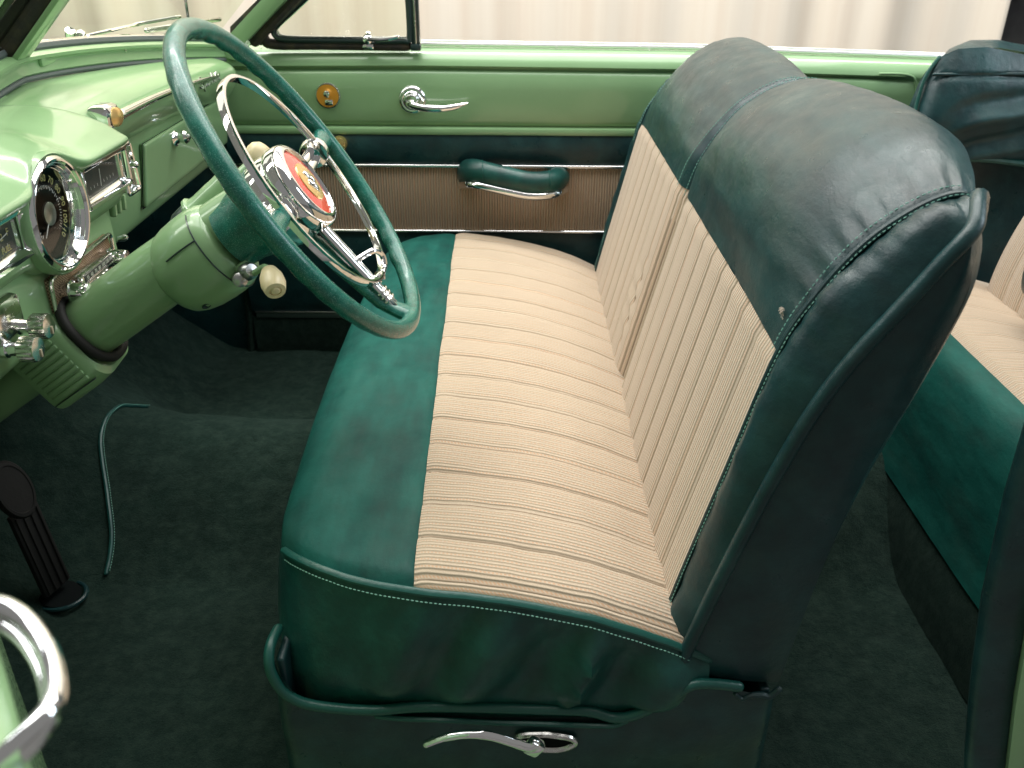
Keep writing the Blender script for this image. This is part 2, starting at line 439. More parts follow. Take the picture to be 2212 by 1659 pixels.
# cushion surface
NR = [.012 + .0722 * k for k in range(18)]
def xf(y): return -.302 - .020 * sin(pi * min(1, max(0, y / W)))
def ztop(x): 
    return interp([(-.33, .352), (-.30, .360), (-.27, .366), (-.22, .370), (-.17, .3695), (-.12, .367), (-.06, .361), (0, .352), (.05, .341), (.1, .327), (.15, .309), (.2, .287), (.26, .255)], x)
XB = .25
def ins(i): 
    return .135 * (1 - sqrt(max(0, 1 - (1 - i / .40) ** 2))) if i < .40 else 0.
def cush(i, y, rib=False):
    """i 0 front .. 1 rear ; y along the bench ; returns point on the top"""
    x = lerp(xf(y), XB, i)
    y0 = ins(i); d = min(y - y0, W - y0 - y)
    z = ztop(x) + .010 * (sin(pi * min(1, max(0, y / W))) ** .6)
    r = .035
    if d < r:
        q = 1 - max(d, 0) / r; z -= .016 * (1 - sqrt(max(0, 1 - q * q)))
    if i < .12:
        q = 1 - i / .12; z -= .020 * (1 - sqrt(max(0, 1 - q * q)))
    z += .0025 * nz(x, y, 3, 9) + .0012 * nz(x, y, 8, 26)
    return Vector((x, y, z))
# seam between leather front and cloth
def i_seam(y):
    xs = lerp(-.116, -.142, y / W) + .002 * nz(y, 5, 0, 6); return (xs - xf(y)) / (XB - xf(y))
def top_front(a, b):
    i0 = a
    # iterate so that the seam lands at a == 1
    y = lerp(0, W, b); s = i_seam(y); i = i0 * s; y0 = ins(i); y = lerp(y0, W - y0, b)
    p = cush(i, y)
    if a > .94: p.z -= .004 * ((a - .94) / .06) ** 2
    return p
cf = new('cushion_front', grid(top_front, 26, 130), 'leather', seat, smooth=80)
def top_cloth(a, b):
    y = lerp(0, W, b); s = i_seam(y); i = lerp(s, 1, a); y0 = ins(i); y = lerp(y0, W - y0, b)
    p = cush(i, y); 
    dm = min(abs(y - k) for k in NR)
    p.z += .0026 * (1 - exp(-(dm / .011) ** 2)) - .0026 * exp(-(dm / .0026) ** 2)
    if a < .05: p.z -= .004 * ((.05 - a) / .05) ** 2
    return p
new('cushion_insert', grid(top_cloth, 44, 470), 'seat_cloth', seat, smooth=80, label='beige ribbed cloth panel of the seat cushion')
for k, yk in enumerate(NR):
    if .01 < yk < W - .01:
        path = []
        for q in range(25):
            a = lerp(.01, .99, q / 24); s = i_seam(yk); i = lerp(s, 1, a)
            p = cush(i, yk); p.z += -.0022 - (.004 * ((.05 - a) / .05) ** 2 if a < .05 else 0)
            path.append(p + Vector((0, 0, .0002)))
        new('channel_cord', tube(path, .0012, 5, ry=.0009, up=(0, 0, 1), rnd=False), 'groove_thread', seat, smooth=60)
# skirt: near side, front, far side
out = []
N1 = 40
for k in range(N1 + 1):
    i = 1 - k / N1
    out.append(cush(i, ins(i)))
for k in range(1, 40):
    y = lerp(ins(0), W - ins(0), k / 40); out.append(cush(0, y))
for k in range(N1 + 1):
    i = k / N1; out.append(cush(i, W - ins(i)))
def fold(s, t):
    """wrinkles in the skirt: s arclength-ish, t 0 top..1 bottom"""
    d = 0
    for s0, sl, wd, am in ((.165, -.055, .010, .011), (.115, -.06, .022, -.008), (.05, -.06, .03, .007), (.215, -.10, .03, -.008), (.29, -.09, .03, .007), (.34, -.09, .024, -.006), (.39, -.07, .03, .005)):
        c = s0 + sl * (1 - t) * -1
        d += 2.4 * am * exp(-((s - (s0 - sl * (t - .3))) / wd) ** 2) * min(1, t * 3) 
    return d
def ins2(i): return .045 * (1 - sqrt(max(0, 1 - (1 - i / .12) ** 2))) if i < .12 else 0.
sq = []
for k in range(N1 + 1):
    i = 1 - k / N1; sq.append(Vector((lerp(-.290, XB, i), ins2(i), 0)))
for k in range(1, 40): sq.append(Vector((-.292 - .012 * sin(pi * k / 40), lerp(ins2(0), W - ins2(0), k / 40), 0)))
for k in range(N1 + 1):
    i = k / N1; sq.append(Vector((lerp(-.290, XB, i), W - ins2(i), 0)))
L = [0.]
for a, b in zip(out, out[1:]): L.append(L[-1] + (b - a).length)
n = len(out); rows = 16; sv, sf = [], []
for k in range(n):
    a = out[max(k - 1, 0)]; b = out[min(k + 1, n - 1)]
    tg = (b - a).normalized(); nr = Vector((-tg.y, tg.x, 0)).normalized()
    cen = Vector((0, W / 2, 0))
    if nr.dot(out[k] - cen) < 0: nr = -nr
    zb = .148
    front = smoothi([(.50, 0), (.62, 1)], L[k]) * smoothi([(L[-1] - .62, 1), (L[-1] - .5, 0)], L[k])
    for r in range(rows + 1):
        t = r / rows
        z = lerp(out[k].z, zb, t)
        o = .015 * sin(pi * .5 * min(1, t * 1.7)) ** .7 * (1 - .4 * front) + front * .004 * sin(pi * t)
        o += fold(L[k], t) * (1 - front) * smoothi([(.72, 1), (.96, 0)], t)
        if t > .7 and not front: o = lerp(o, .008, smoothi([(.7, 0), (.95, 1)], t))
        o += .002 * nz(L[k], t, 3, 16) * t
        q = sq[k]; m_ = smoothi([(0, 0), (.75, 1)], t) * .8
        sv.append(Vector((lerp(out[k].x, q.x, m_), lerp(out[k].y, q.y, m_), z)) + nr * o)
for k in range(n - 1):
    for r in range(rows):
        sf.append((k * (rows + 1) + r, (k + 1) * (rows + 1) + r, (k + 1) * (rows + 1) + r + 1, k * (rows + 1) + r + 1))
new('cushion_skirt', (sv, sf), 'leather_gloss', seat, smooth=80)
# double-stitched welt along the near seam
k0 = next(k for k in range(n) if L[k] > .635)
weltp = [p + Vector((0, -.003, .0025)) for p in out[:k0]]
weltp = weltp + [weltp[-1] + Vector((-.001, .012, -.012)), weltp[-1] + Vector((.004, .018, -.035))]
new('welt', tube(weltp, .0052, 8, ry=.0032, up=(0, -.5, .85)), 'piping', seat)
s1 = [sv[k * (rows + 1)] + Vector((0, -.0105, -.006)) for k in range(2, k0)]
new('stitching', join(stitches(s1, .0036, .002, .0009), stitches([p + Vector((.004, .009, .0035)) for p in out[22:k0]], .0036, .002, .0008)), 'thread', seat, kind='stuff')

# backrests ------------------------------------------------------------
E_ = [(.216, .228), (.240, .33), (.281, .48), (.318, .592), (.355, .68), (.395, .752), (.428, .800), (.440, .806), (.447, .795), (.450, .74), (.424, .63), (.392, .527), (.365, .38), (.343, .205)]
S_ = [(.203, .255), (.2163, .322), (.255, .485), (.293, .643), (.324, .715), (.362, .772), (.412, .812), (.450, .824), (.472, .806), (.478, .74), (.446, .61), (.405, .46), (.368, .31), (.343, .205)]
M_ = [(.195, .265), (.208, .322), (.246, .485), (.287, .657), (.311, .733), (.352, .797), (.415, .838), (.470, .846), (.510, .818), (.515, .75), (.474, .61), (.424, .46), (.377, .31), (.348, .205)]
def inner(P):  # slightly drawn-in edge at the split
    c = Vector((.37, .5)); return [tuple(c + (Vector(p) - c) * .978) for p in P]
I_ = inner(M_)
def dense(P, n=8):
    return cr([(x, 0, z) for x, z in P], n)
NS = 8
DE, DS, DM, DI = dense(E_, NS), dense(S_, NS), dense(M_, NS), dense(I_, NS)
NK = len(DE)
DN = []
for k in range(NK):
    t_ = DM[min(k + 1, NK - 1)] - DM[max(k - 1, 0)]; DN.append(Vector((-t_.z, 0, t_.x)).normalized())
KB = 3 * NS         # top edge of cloth
KT = 7 * NS + 4     # leather top ends, rear panel begins
DOME = [-.011, .026]
def dome(y, k):
    w = smoothi([(KB, 0), (5 * NS, 1)], k) * smoothi([(KT, 1), (KT + 14, 0)], k)
    return w * (DOME[0] + DOME[1] * sin(pi * min(1, max(0, y / .645))) ** .9)
def back_pt(y, k, L_=.645):
    p = back_pt0(y, k, L_); d = dome(y, k)
    return p + DN[k] * d if d else p
def back_pt0(y, k, L_=.645):
    """y measured from the outer end (0) to the split (L_)"""
    keys = [(0, DE), (.058, DS), (.20, DM), (L_ - .035, DM), (L_, DI)]
    if y <= .058: 
        t = y / .058; t = t; a, b = DE[k], DS[k]; t = sin(t * pi / 2) ** .9
    elif y <= .22:
        t = (y - .058) / .162; a, b = DS[k], DM[k]; t = sin(t * pi / 2)
    elif y <= L_ - .038: a, b, t = DM[k], DM[k], 0
    else:
        q = min(1, (y - (L_ - .038)) / .038); d = .046 * (1 - sqrt(max(0, 1 - q * q)))
        if k > KT + 6: d *= .4
        p = DM[k] - DN[k] * d; return Vector((p.x, y, p.z))
    p = a.lerp(b, t); return Vector((p.x, y, p.z))
def back_nrm(y, k):
    a = back_pt(y, max(k - 1, 0)); b = back_pt(y, min(k + 1, NK - 1)); t = (b - a)
    return Vector((-t.z, 0, t.x)).normalized()
RB = [.058 + .0625 * q for q in range(1, 9)] + [.605, .618, .628, .637]
def make_back(y_of, sx, lab, far):
    """y_of maps local y to world y"""
    def P(y, k, lift=0):
        DOME[:] = (-.020, .020) if far else (-.011, .026)
        p = back_pt(y, k); nrm = back_nrm(y, k)
        p = p + nrm * lift
        return Vector((p.x, y_of(y), p.z))
    ys = [.0, .006, .013, .021, .03, .039, .048, .054, .058]
    def wr(y, k):   # soft wrinkles in the leather
        w = y_of(y); s = k / NK * 1.6
        a = .0016 * nz(w * 3, s * 9, 1, 2.2) + .0010 * nz(w * 9, s * 4, 5, 3)
        if KB < k < KT and y < .16: a += .0024 * sin(s * 120 + 3 * nz(s * 5, w)) * exp(-((y - .075) / .03) ** 2) * smoothi([(KB, 0), (KB + 12, 1)], k)
        return a
    # bolster (outer side strip between piping and seam)
    v = []; yy = ys
    for y in yy:
        for k in range(0, KT + 1):
            t = y / .058; puff = .010 * sin(pi * t)
            s = k / NK
            wrk = .0072 * sin(pi * t) * (sin(s * 46 + 2.5 * nz(s * 6, far)) * .5 + nz(s * 14, t * 2, far)) + .0022 * t * sin(s * 230) * sin(pi * t)
            v.append(P(y, k, puff + wrk - .003 * (t > .9)))
    m = KT + 1; f = [(a * m + b, a * m + b + 1, (a + 1) * m + b + 1, (a + 1) * m + b) for a in range(len(yy) - 1) for b in range(m - 1)]
    new('backrest_bolster', (v, f), 'leather_dark', seat, smooth=80)
    # leather crown
    ysl = [.058 + (.645 - .058) * q / 90 for q in range(91)]
    v = []; ks = list(range(KB, KT + 1))
    for y in ysl:
        for k in ks:
            lift = wr(y, k) + .004 * min(1, (k - KB) / 6)
            if y < .064: lift -= .003
            v.append(P(y, k, lift))
    m = len(ks); f = [(a * m + b, a * m + b + 1, (a + 1) * m + b + 1, (a + 1) * m + b) for a in range(len(ysl) - 1) for b in range(m - 1)]
    new('backrest_crown', (v, f), 'leather_dark', seat, smooth=80, label=lab + ' leather crown of the backrest')
    # cloth insert
    ysl = [.058 + (.645 - .058) * q / 230 for q in range(231)]
    v = []; kk = [KB * q / 48 for q in range(49)]
    for y in ysl:
        dm = min(abs(y - c) for c in RB)
        for q in kk:
            k = int(q); t = q - k; a = back_pt(y, k); b = back_pt(y, min(k + 1, NK - 1)); p = a.lerp(b, t); nrm = back_nrm(y, k).lerp(back_nrm(y, min(k + 1, NK - 1)), t)
            lf = .0024 * (1 - exp(-(dm / .010) ** 2)) - .0024 * exp(-(dm / .0028) ** 2) 
            e = (KB - q) / KB
            if e < .06: lf += .004 * (e / .06) - .002
            if far and .40 < y < .62: lf += .0035 * sin(p.z * 150 + y * 40) * exp(-((p.z - .42) / .07) ** 2) * exp(-((y - .55) / .04) ** 2)
            p = p + nrm * lf
            v.append(Vector((p.x, y_of(y), p.z)))
    m = len(kk); f = [(a * m + b, a * m + b + 1, (a + 1) * m + b + 1, (a + 1) * m + b) for a in range(len(ysl) - 1) for b in range(m - 1)]
    new('backrest_insert', (v, f), 'seat_cloth', seat, smooth=80, label=lab + ' beige ribbed cloth panel of the backrest')
    for c in RB:
        path = [P(c, k, -.0020) for k in range(0, KB - 2)]
        new('channel_cord', tube(path, .0012, 5, rnd=False), 'groove_thread', seat, smooth=60)
    # rear shell and end faces
    ysl = [.0, .008, .02, .04, .058, .10, .2, .32, .44, .55, .61, .63, .64, .645]
    v = []; ks = list(range(KT, NK))
    for y in ysl:
        for k in ks: v.append(P(y, k, .002 * nz(y * 6, k * .1)))
    m = len(ks); f = [(a * m + b, a * m + b + 1, (a + 1) * m + b + 1, (a + 1) * m + b) for a in range(len(ysl) - 1) for b in range(m - 1)]
    shellg = (v, f)
    def endcap(y, sgn, puff):
        v = []; half = KT - 2; cols = 8
        fr = [P(y, k) for k in range(0, half)]
        re = [P(y, k) for k in range(NK - 1, KT - 1, -1)]
        nf = 40; v = []
        def samp(A, t):
            q = t * (len(A) - 1); i = min(int(q), len(A) - 2); return A[i].lerp(A[i + 1], q - i)
        for r in range(nf + 1):
            a, b = samp(fr, r / nf), samp(re, r / nf)
            for c in range(cols + 1):
                t = c / cols; p = a.lerp(b, t); p.y += sgn * puff * sin(pi * t) * sin(pi * min(1, .12 + .88 * r / nf)) ** .5; v.append(p)
        f = [(r * (cols + 1) + c, r * (cols + 1) + c + 1, (r + 1) * (cols + 1) + c + 1, (r + 1) * (cols + 1) + c) for r in range(nf) for c in range(cols)]
        return v, f
    dy = 1 if y_of(.1) > y_of(0) else -1
    new('back_shell', join(shellg, endcap(0, -dy, .010)), 'leather_dark', seat, smooth=70)
    new('split_side', endcap(.645, dy, .001), 'leather_dark', seat, smooth=70)
    # piping round the outer edge, and the double stitched seam
    pk = [P(.0, k, .004) + Vector((0, -dy * .003, 0)) for k in range(0, 6 * NS + 4, 4)] + [P(.004, 7 * NS - 1, .006), P(.016, 7 * NS + 2, .007), P(.045, 7 * NS + 3, .006), P(.085, KT + 4, .002), P(.14, KT + 10, 0), P(.3, KT + 12, 0), P(.6, KT + 12, 0)]
    pk = cr(pk, 5)
    new('piping', tube(pk, .0088, 10), 'leather_dark', seat)
    sa = [P(.066, k, .0055) for k in range(KB, KT - 2)]; sbm = [P(.048, k, .0065) for k in range(2, KT - 2)]
    new('seam_welt', tube([P(.057, k, .002) for k in range(2, KT - 1)], .0042, 8), 'leather_dark', seat)
    new('stitching', join(stitches(sa, .0036, .0022, .0007), stitches(sbm, .0036, .0022, .0007)), 'thread', seat, kind='stuff')
    sc = [P(.615, k, .0060) for k in range(KB, KT)]
    new('split_stitching', stitches(sc, .0036, .0022, .0007), 'thread', seat, kind='stuff')
    return P
PD = make_back(lambda y: y * 1.007, 1, "driver's", 0)
PP = make_back(lambda y: W + .001 - y * 1.0015, 1, "passenger's", 1)
# worn spot on the driver's crown beside the seam
g = []
for q in range(26):
    k = KB + 3; y = .084 + random.gauss(0, .0022); p = PD(y, k, .0062) + Vector((0, 0, random.gauss(0, .0022)))
    a = random.random() * 6.3; s = .0012 + random.random() * .0016
    g.append(tube([p + Vector((cos(a) * s, sin(a) * s, sin(a * 2) * s)), p + Vector((0, 0, .0012)), p - Vector((cos(a) * s, sin(a) * s, 0))], .0006, 5, rnd=False))
new('worn_spot', join(*g), 'flake', seat, kind='stuff', label='small pale frayed spot in the leather')
# seat release lever
def esc(sc, yo):
    pts = []
    for k in range(40):
        a = 2 * pi * k / 40; x = .0375 * cos(a) * sc; z = .0145 * sin(a) * sc - (.006 * (cos(a) > 0) * cos(a) * .9) + .003 * cos(2 * a)
        pts.append(Vector((.0475 + x, yo, .1275 + z)))
    return pts
lev = new('release_lever', join(tube(cr([(.033, -.045, .141), (.024, -.048, .1395), (.0055, -.05, .1496), (-.0235, -.05, .1619), (-.0524, -.05, .165), (-.0815, -.05, .1588), (-.1052, -.05, .1468)], 6),
    [.0085] * 4 + [.0075] * 8 + [.0065] * 10 + [.0055] * 8 + [.0045] * 7, 10, ry=.0055, up=(0, 1, 0)),
    rbox((.031, -.043, .1345), (.022, .014, .024), .004, Matrix.Rotation(radians(35), 3, 'Y')), tube([(.036, -.024, .130), (.033, -.042, .1345)], .006, 8)), 'chrome', seat)
new('lever_escutcheon', tube(esc(1, -.0275), .0042, 8, closed=True), 'chrome_worn', seat)
new('lever_slot', (esc(.93, -.0265), [tuple(range(40))]), 'under_black', seat)

# ------------------------------------------------------------------ rear seat
def rz(x): return interp([(.80, .352), (.84, .372), (.90, .372), (1.0, .352), (1.1, .325), (1.2, .30)], x)
def r_front(a, b):
    y = lerp(-.02, 1.03, b)
    q = a * (len(cr_rf) - 1); i_ = min(int(q), len(cr_rf) - 2); p = cr_rf[i_].lerp(cr_rf[i_ + 1], q - i_)
    return Vector((p.x - .012 * sin(pi * b) + .003 * nz(y * 5, a * 4), y, p.z + .003 * nz(y * 4, a * 5, 3)))
cr_rf = cr([(.705, 0, .0), (.72, 0, .08), (.745, 0, .16), (.762, 0, .24), (.775, 0, .30), (.795, 0, .345), (.82, 0, .366), (.845, 0, .371)], 6)
rear = new('rear_seat', grid(lambda a, b: r_front(lerp(.22, 1, a), b), 34, 80), 'leather', car, smooth=80, label='rear bench seat with beige ribbed cloth')
new('seat_front_shade', grid(lambda a, b: r_front(lerp(0, .22, a), b) + Vector((.004, 0, 0)), 20, 60), 'carpet', rear, smooth=80)  # lower seat front in dark carpet colour, standing in for shadow
def r_top(a, b):
    y = lerp(-.02, 1.03, b); x = lerp(.833 - .008 * sin(pi * b), 1.25, a); dm = abs(((y - .02) / .0722 + .5) % 1 - .5) * .0722
    z = rz(x) + .010 + .003 * min(1, a / .15) * (1 - exp(-(dm / .011) ** 2)) - (.008 * ((.06 - a) / .06) ** 2 if a < .06 else 0)
    return Vector((x, y, z))
new('cushion_insert', grid(r_top, 24, 360), 'seat_cloth', rear, smooth=80)
def r_back(a, b):
    y = lerp(-.02, .985, b); dm = abs(((y - .02) / .0625 + .5) % 1 - .5) * .0625
    x = lerp(1.02, 1.17, a) + .02 * (1 - a) ** 6 - .03 * sin(pi * min(1, .15 + a)); z = lerp(.30, .80, a)
    e = min(1, (1 - b) / .03); x += .03 * (1 - e) ** 2
    lf = .004 * (1 - exp(-(dm / .01) ** 2))
    return Vector((x - lf, y, z))
new('backrest_insert', grid(r_back, 30, 360), 'seat_cloth', rear, smooth=80)
new('armrest', loft([[Vector((x + dx * .5, y, .50 + dz)) for dx, dz in ((-.05, -.07), (-.062, -.03), (-.06, .02), (-.04, .045), (.0, .05), (.2, .055), (.2, -.08), (.0, -.08))] for x, y in ((1.02, .775), (1.0, .77), (.992, .755), (.988, .5), (.988, .25))], True, True), 'leather_dark', rear, sub=2)
# quarter trim beside the rear seat, folded-roof cover
qt = new('quarter_trim', rbox((1.42, 1.36, .20), (.76, .03, .60), .01), 'leather_dark', car)
def boot_side(a, b):
    # hanging side, facing the seats: from hem z .575 up to rolled top
    x = lerp(.888, 1.62, a); zt = interp([(.888, .70), (.90, .765), (.925, .805), (.96, .822), (1.02, .826), (1.1, .812), (1.2, .798), (1.62, .79)], x)
    zb = .600 + .006 * sin(x * 20)
    z = lerp(zb, zt, b)
    w = 0
    for c, am, sl in ((.70, .012, .35), (.655, -.010, .42), (.735, -.008, .30), (.62, .010, .38)):
        w += am * exp(-((z - c - sl * (x - 1.05) + .05 * nz(x * 4, 3)) / .014) ** 2) * smoothi([(.93, 0), (1.02, 1)], x)
    y = 1.10 + .05 * b * b - w - .018 * sin(pi * b) + .012 * exp(-((x - .888) / .02) ** 2)
    seam = -.006 * exp(-((z - (.772 + .012 * (x - 1))) / .004) ** 2)
    return Vector((x - .03, y - seam, z))
BT = [(.888, .70), (.90, .765), (.925, .805), (.96, .822), (1.02, .826), (1.1, .812), (1.2, .798), (1.62, .79)]
def boot_top(a, b):
    y = lerp(1.15, 1.42, b); xl = .888 + .62 * (y - 1.15); x = lerp(.888, 1.62, a)
    return Vector((lerp(xl, 1.75, a) - .03, y, interp(BT, x) + .012 * sin(pi * b) - .05 * b * b + .01 * nz(x * 6, y * 9)))
def boot_end(a, b):
    z0 = .600; q = boot_top(0, a); return Vector((q.x, q.y, lerp(z0, q.z, b)))
bt = new('roof_cover', join(grid(boot_side, 80, 50), grid(boot_top, 80, 10), grid(boot_end, 10, 8)), 'leather_dark', car, smooth=80, label='dark green leather cover over the folded roof')
new('hem', tube([(x - .03, 1.098, .599 + .006 * sin(x * 20)) for x in [lerp(.889, 1.6, k / 40) for k in range(41)]], .007, 8), 'piping', bt)
new('front_binding', tube(cr([(.859, 1.095, .60), (.857, 1.10, .66), (.858, 1.125, .70), (.87, 1.14, .765), (.895, 1.15, .805)], 6), .004, 8), 'piping', bt)
new('seam', tube([(x - .03, 1.125, .775 + .012 * (x - 1)) for x in [lerp(.91, 1.6, k / 30) for k in range(31)]], .0035, 8), 'leather_dark', bt)
new('inner_lining', rbox((1.33, 1.145, .33), (.86, .02, .56), .008), 'leather_dark', bt)
# ------------------------------------------------------------------ passenger door (far side)
X0, X1 = -.700, .985
def belt(x): return interp([(-.75, .7815), (-.22, .7863), (.40, .7822), (1.0, .7667), (1.7, .74)], x)
dprof = [(1.46, -.002), (1.425, .0), (1.405, -.001), (1.386, -.006), (1.372, -.016), (1.364, -.028), (1.361, -.036), (1.3645, -.0395), (1.372, -.041), (1.3735, -.045), (1.366, -.049), (1.360, -.058), (1.358, -.09), (1.3585, -.135), (1.360, -.160), (1.3625, -.170), (1.368, -.1735), (1.366, -.1765), (1.357, -.180), (1.3545, -.188), (1.357, -.194), (1.370, -.196)]
def door_g(a, b):
    x = lerp(X0, 1.75, a); k = int(b * (len(dprof) - 1) + .5); y, dz = dprof[k]
    # recessed panel ends in a rounded corner towards the rear
    if k >= 7:
        e = smoothi([(.93, 0), (.965, 1)], x + (.02 if k < 10 or k > 17 else 0)); y = lerp(y, 1.361, e if k < 20 else 0)
    z = belt(x) + dz if k < 8 else (lerp(belt(x) + dz, .785 + dz - .0 * x, smoothi([(8, 0), (16, 1)], k)))
    return Vector((x, y, z))
door = new('passenger_door', grid(door_g, 120, len(dprof) - 1), 'green_paint', car, smooth=50, label='far door with light green top, leather and brown cloth trim')
def dpan(z0, z1, bul, y0=1.366, xa=X0, xb=.99, n=14, wn=.002):
    def fn(a, b):
        x = lerp(xa, xb, a); z = lerp(z0, z1, b)
        return Vector((x, y0 - bul * sin(pi * b) ** .6 - wn * nz(x * 5, z * 9, z0), z))
    return grid(fn, 90, n)
new('panel_end', tube(cr([(.86, 1.3575, .7395), (.915, 1.3570, .7385), (.942, 1.3572, .729), (.953, 1.3575, .70), (.957, 1.3575, .65), (.958, 1.3575, .61)], 6), .0030, 8), 'green_paint', door)
new('upper_leather', dpan(.513, .598, .012), 'leather_dark', door, smooth=80)
def cordu(a, b):
    x = lerp(X0, .99, a); z = lerp(.350, .512, b); return Vector((x, 1.364 - .0012 * sin(2 * pi * x / .0066) - .003 * sin(pi * b), z))
new('cloth_panel', grid(cordu, 1500, 6), 'door_cloth', door, smooth=80, label='brown ribbed cloth band across the far door')
new('lower_leather', dpan(.118, .346, .010), 'leather_dark', door, smooth=80)
new('carpet_panel', dpan(-.04, .104, .004, 1.366), 'carpet', door, smooth=80)
for z, r in ((.5145, .0048), (.347, .0048)):
    new('chrome_strip', tube([(lerp(X0, .99, k / 20), 1.3600, z) for k in range(21)], .0048, 10, ry=r, up=(0, 0, 1)), 'chrome', door)
new('kick_strip', join(tube([(lerp(-.69, .6, k / 20), 1.362, .1175) for k in range(21)], .003, 8, ry=.003, up=(0, 0, 1)), rbox((-.045, 1.366, .107), (1.29, .008, .014), .002)), 'satin_metal', door)
# belt mouldings beside the window slot
new('belt_moulding', tube([(x, 1.407, belt(x) + .0055) for x in [lerp(-.222, 1.3, k / 40) for k in range(41)]], .0048, 8), 'satin_bright', door)
new('belt_moulding', tube([(x, 1.432, belt(x) + .0085) for x in [lerp(-.222, 1.3, k / 40) for k in range(41)]], .0035, 8), 'satin_bright', door)
for x in (-.60, -.42, -.28, -.12, .10, .32):
    new('screw', lathe([(.0022, 0), (.0022, .0006), (.0012, .0012), (0, .0013)], (x, 1.40, belt(x) - .0005), (0, 0, 1), 10), 'chrome_worn', door)
# inside handle
hx, hz = -.2424, .672
es = new('handle_rosette', lathe([(.034, 0), (.034, .003), (.030, .008), (.026, .0095), (.022, .0085), (.019, .012), (.014, .018), (.0135, .028), (0, .029)], (hx, 1.3615, hz), (0, -1, 0), 36), 'chrome', door)
new('handle', join(tube(cr([(hx - .006, 1.333, hz - .004), (hx + .02, 1.322, hz - .010), (hx + .06, 1.318, hz - .0125), (hx + .10, 1.322, hz - .009), (hx + .132, 1.33, hz - .001)], 6), [.009] * 6 + [.0085] * 8 + [.0075] * 6 + [.006, .0055, .005, .0045, .004], 10, ry=.007, up=(0, 1, 0)),
    lathe([(.011, 0), (.011, .006), (.008, .010), (0, .011)], (hx, 1.335, hz - .004), (0, -1, 0), 16)), 'chrome', door)
# lock with amber cup
lk = new('lock_cup', join(lathe([(.030, .0), (.0295, .002), (.027, .0025), (.0262, .0)], (-.443, 1.3588, .681), (0, -1, 0), 36, cap=False)), 'chrome_worn', door)
new('cup', lathe([(.0262, .0012), (.025, -.006), (.018, -.012), (0, -.014)], (-.443, 1.3588 - .004, .681), (0, -1, 0), 30), 'amber', door)
new('lock_knob', join(lathe([(.005, -.01), (.005, .004), (.008, .007), (.0085, .012), (.006, .016), (0, .017)], (-.443, 1.353, .687), (0, -1, 0), 18), rbox((-.441, 1.354, .666), (.02, .006, .014), .003)), 'chrome', door)
new('crank_knob', lathe([(.004, -.03), (.006, -.012), (.012, -.006), (.0185, 0), (.0195, .010), (.016, .018), (.008, .021), (0, .022)], (-.418, 1.327, .576), (0, -1, 0), 28), 'brass', door)
# armrest
ap = cr([(-.112, 1.372, .494), (-.106, 1.335, .508), (-.082, 1.306, .516), (-.03, 1.290, .508), (.035, 1.285, .496), (.085, 1.298, .494), (.108, 1.335, .492), (.110, 1.372, .488)], 6)
nA = len(ap)
rr = [.030 - .004 * sin(pi * k / (nA - 1)) for k in range(nA)]; rh = [.026 + .008 * max(0, 1 - k / 14) for k in range(nA)]
arm = new('armrest', tube(ap, rr, 18, ry=rh, up=(0, 0, 1)), 'leather_gloss', door, label='curved dark green leather armrest on the far door')
new('armrest_base', tube([p + Vector((0, .001, -.029 - .004 * max(0, 1 - k / 14))) for k, p in enumerate(ap)], [r * .96 for r in rr], 16, ry=.014, up=(0, 0, 1)), 'chrome', door)
for kk in (13, 30):
    T = (ap[kk + 1] - ap[kk - 1]).normalized(); N_ = Vector((0, 0, 1)); S_v = T.cross(N_)
    new('armrest_seam', tube([ap[kk] + S_v * ((rr[kk] + .0005) * cos(t)) + N_ * ((rh[kk] + .0005) * sin(t)) + T * (.014 * cos(t) * (1 if kk < 20 else -1)) for t in [pi * q / 24 - .3 for q in range(28)]], .0013, 6), 'piping', door)

# ------------------------------------------------------------------ vent window and far pillar
sl = Vector((.089, 0, .0718)).normalized()
vent = new('vent_window', tube(cr([(-.243, 1.366, 1.06), (-.243, 1.366, .93), (-.243, 1.366, .812), (-.262, 1.366, .8035), (-.40, 1.366, .8035), (-.525, 1.366, .8045), (-.552, 1.366, .812), (-.556, 1.366, .828), (-.544, 1.366, .840), (-.50, 1.366, .8755), (-.40, 1.366, .956), (-.30, 1.366, 1.037)], 6), .0075, 10), 'dark_paint', car, label='small triangular vent window in a dark frame')
new('outer_seal', tube(cr([(-.25, 1.374, .792), (-.45, 1.374, .793), (-.56, 1.374, .793), (-.582, 1.374, .804), (-.584, 1.374, .826), (-.565, 1.374, .850), (-.45, 1.374, .943), (-.33, 1.374, 1.04)], 6), .012, 10), 'seal_rubber', vent)
new('corner_fill', ([(-.665, 1.378, .79), (-.56, 1.378, .79), (-.585, 1.378, .83), (-.46, 1.378, .945), (-.52, 1.378, .945), (-.66, 1.378, .83)], [(0, 1, 2, 5), (5, 2, 3, 4)]), 'seal_rubber', vent, smooth=0)
new('pane', ([(-.243, 1.369, .806), (-.54, 1.369, .806), (-.553, 1.369, .828), (-.30, 1.369, 1.037), (-.243, 1.369, 1.06)], [(0, 1, 2, 3, 4)]), 'glass', vent, smooth=0)
new('inner_bead', tube(cr([(-.252, 1.360, .812), (-.40, 1.360, .8115), (-.525, 1.360, .813), (-.545, 1.360, .822), (-.541, 1.360, .833), (-.50, 1.360, .866), (-.40, 1.360, .946)], 6), .0022, 8), 'chrome_worn', vent)
new('division_post', join(rbox((-.229, 1.372, .93), (.020, .022, .29), .003), rbox((-.229, 1.366, .79), (.024, .024, .014), .003)), 'dark_paint', vent)
new('post_trim', rbox((-.2285, 1.3605, .935), (.005, .004, .28), .001), 'chrome_worn', vent)
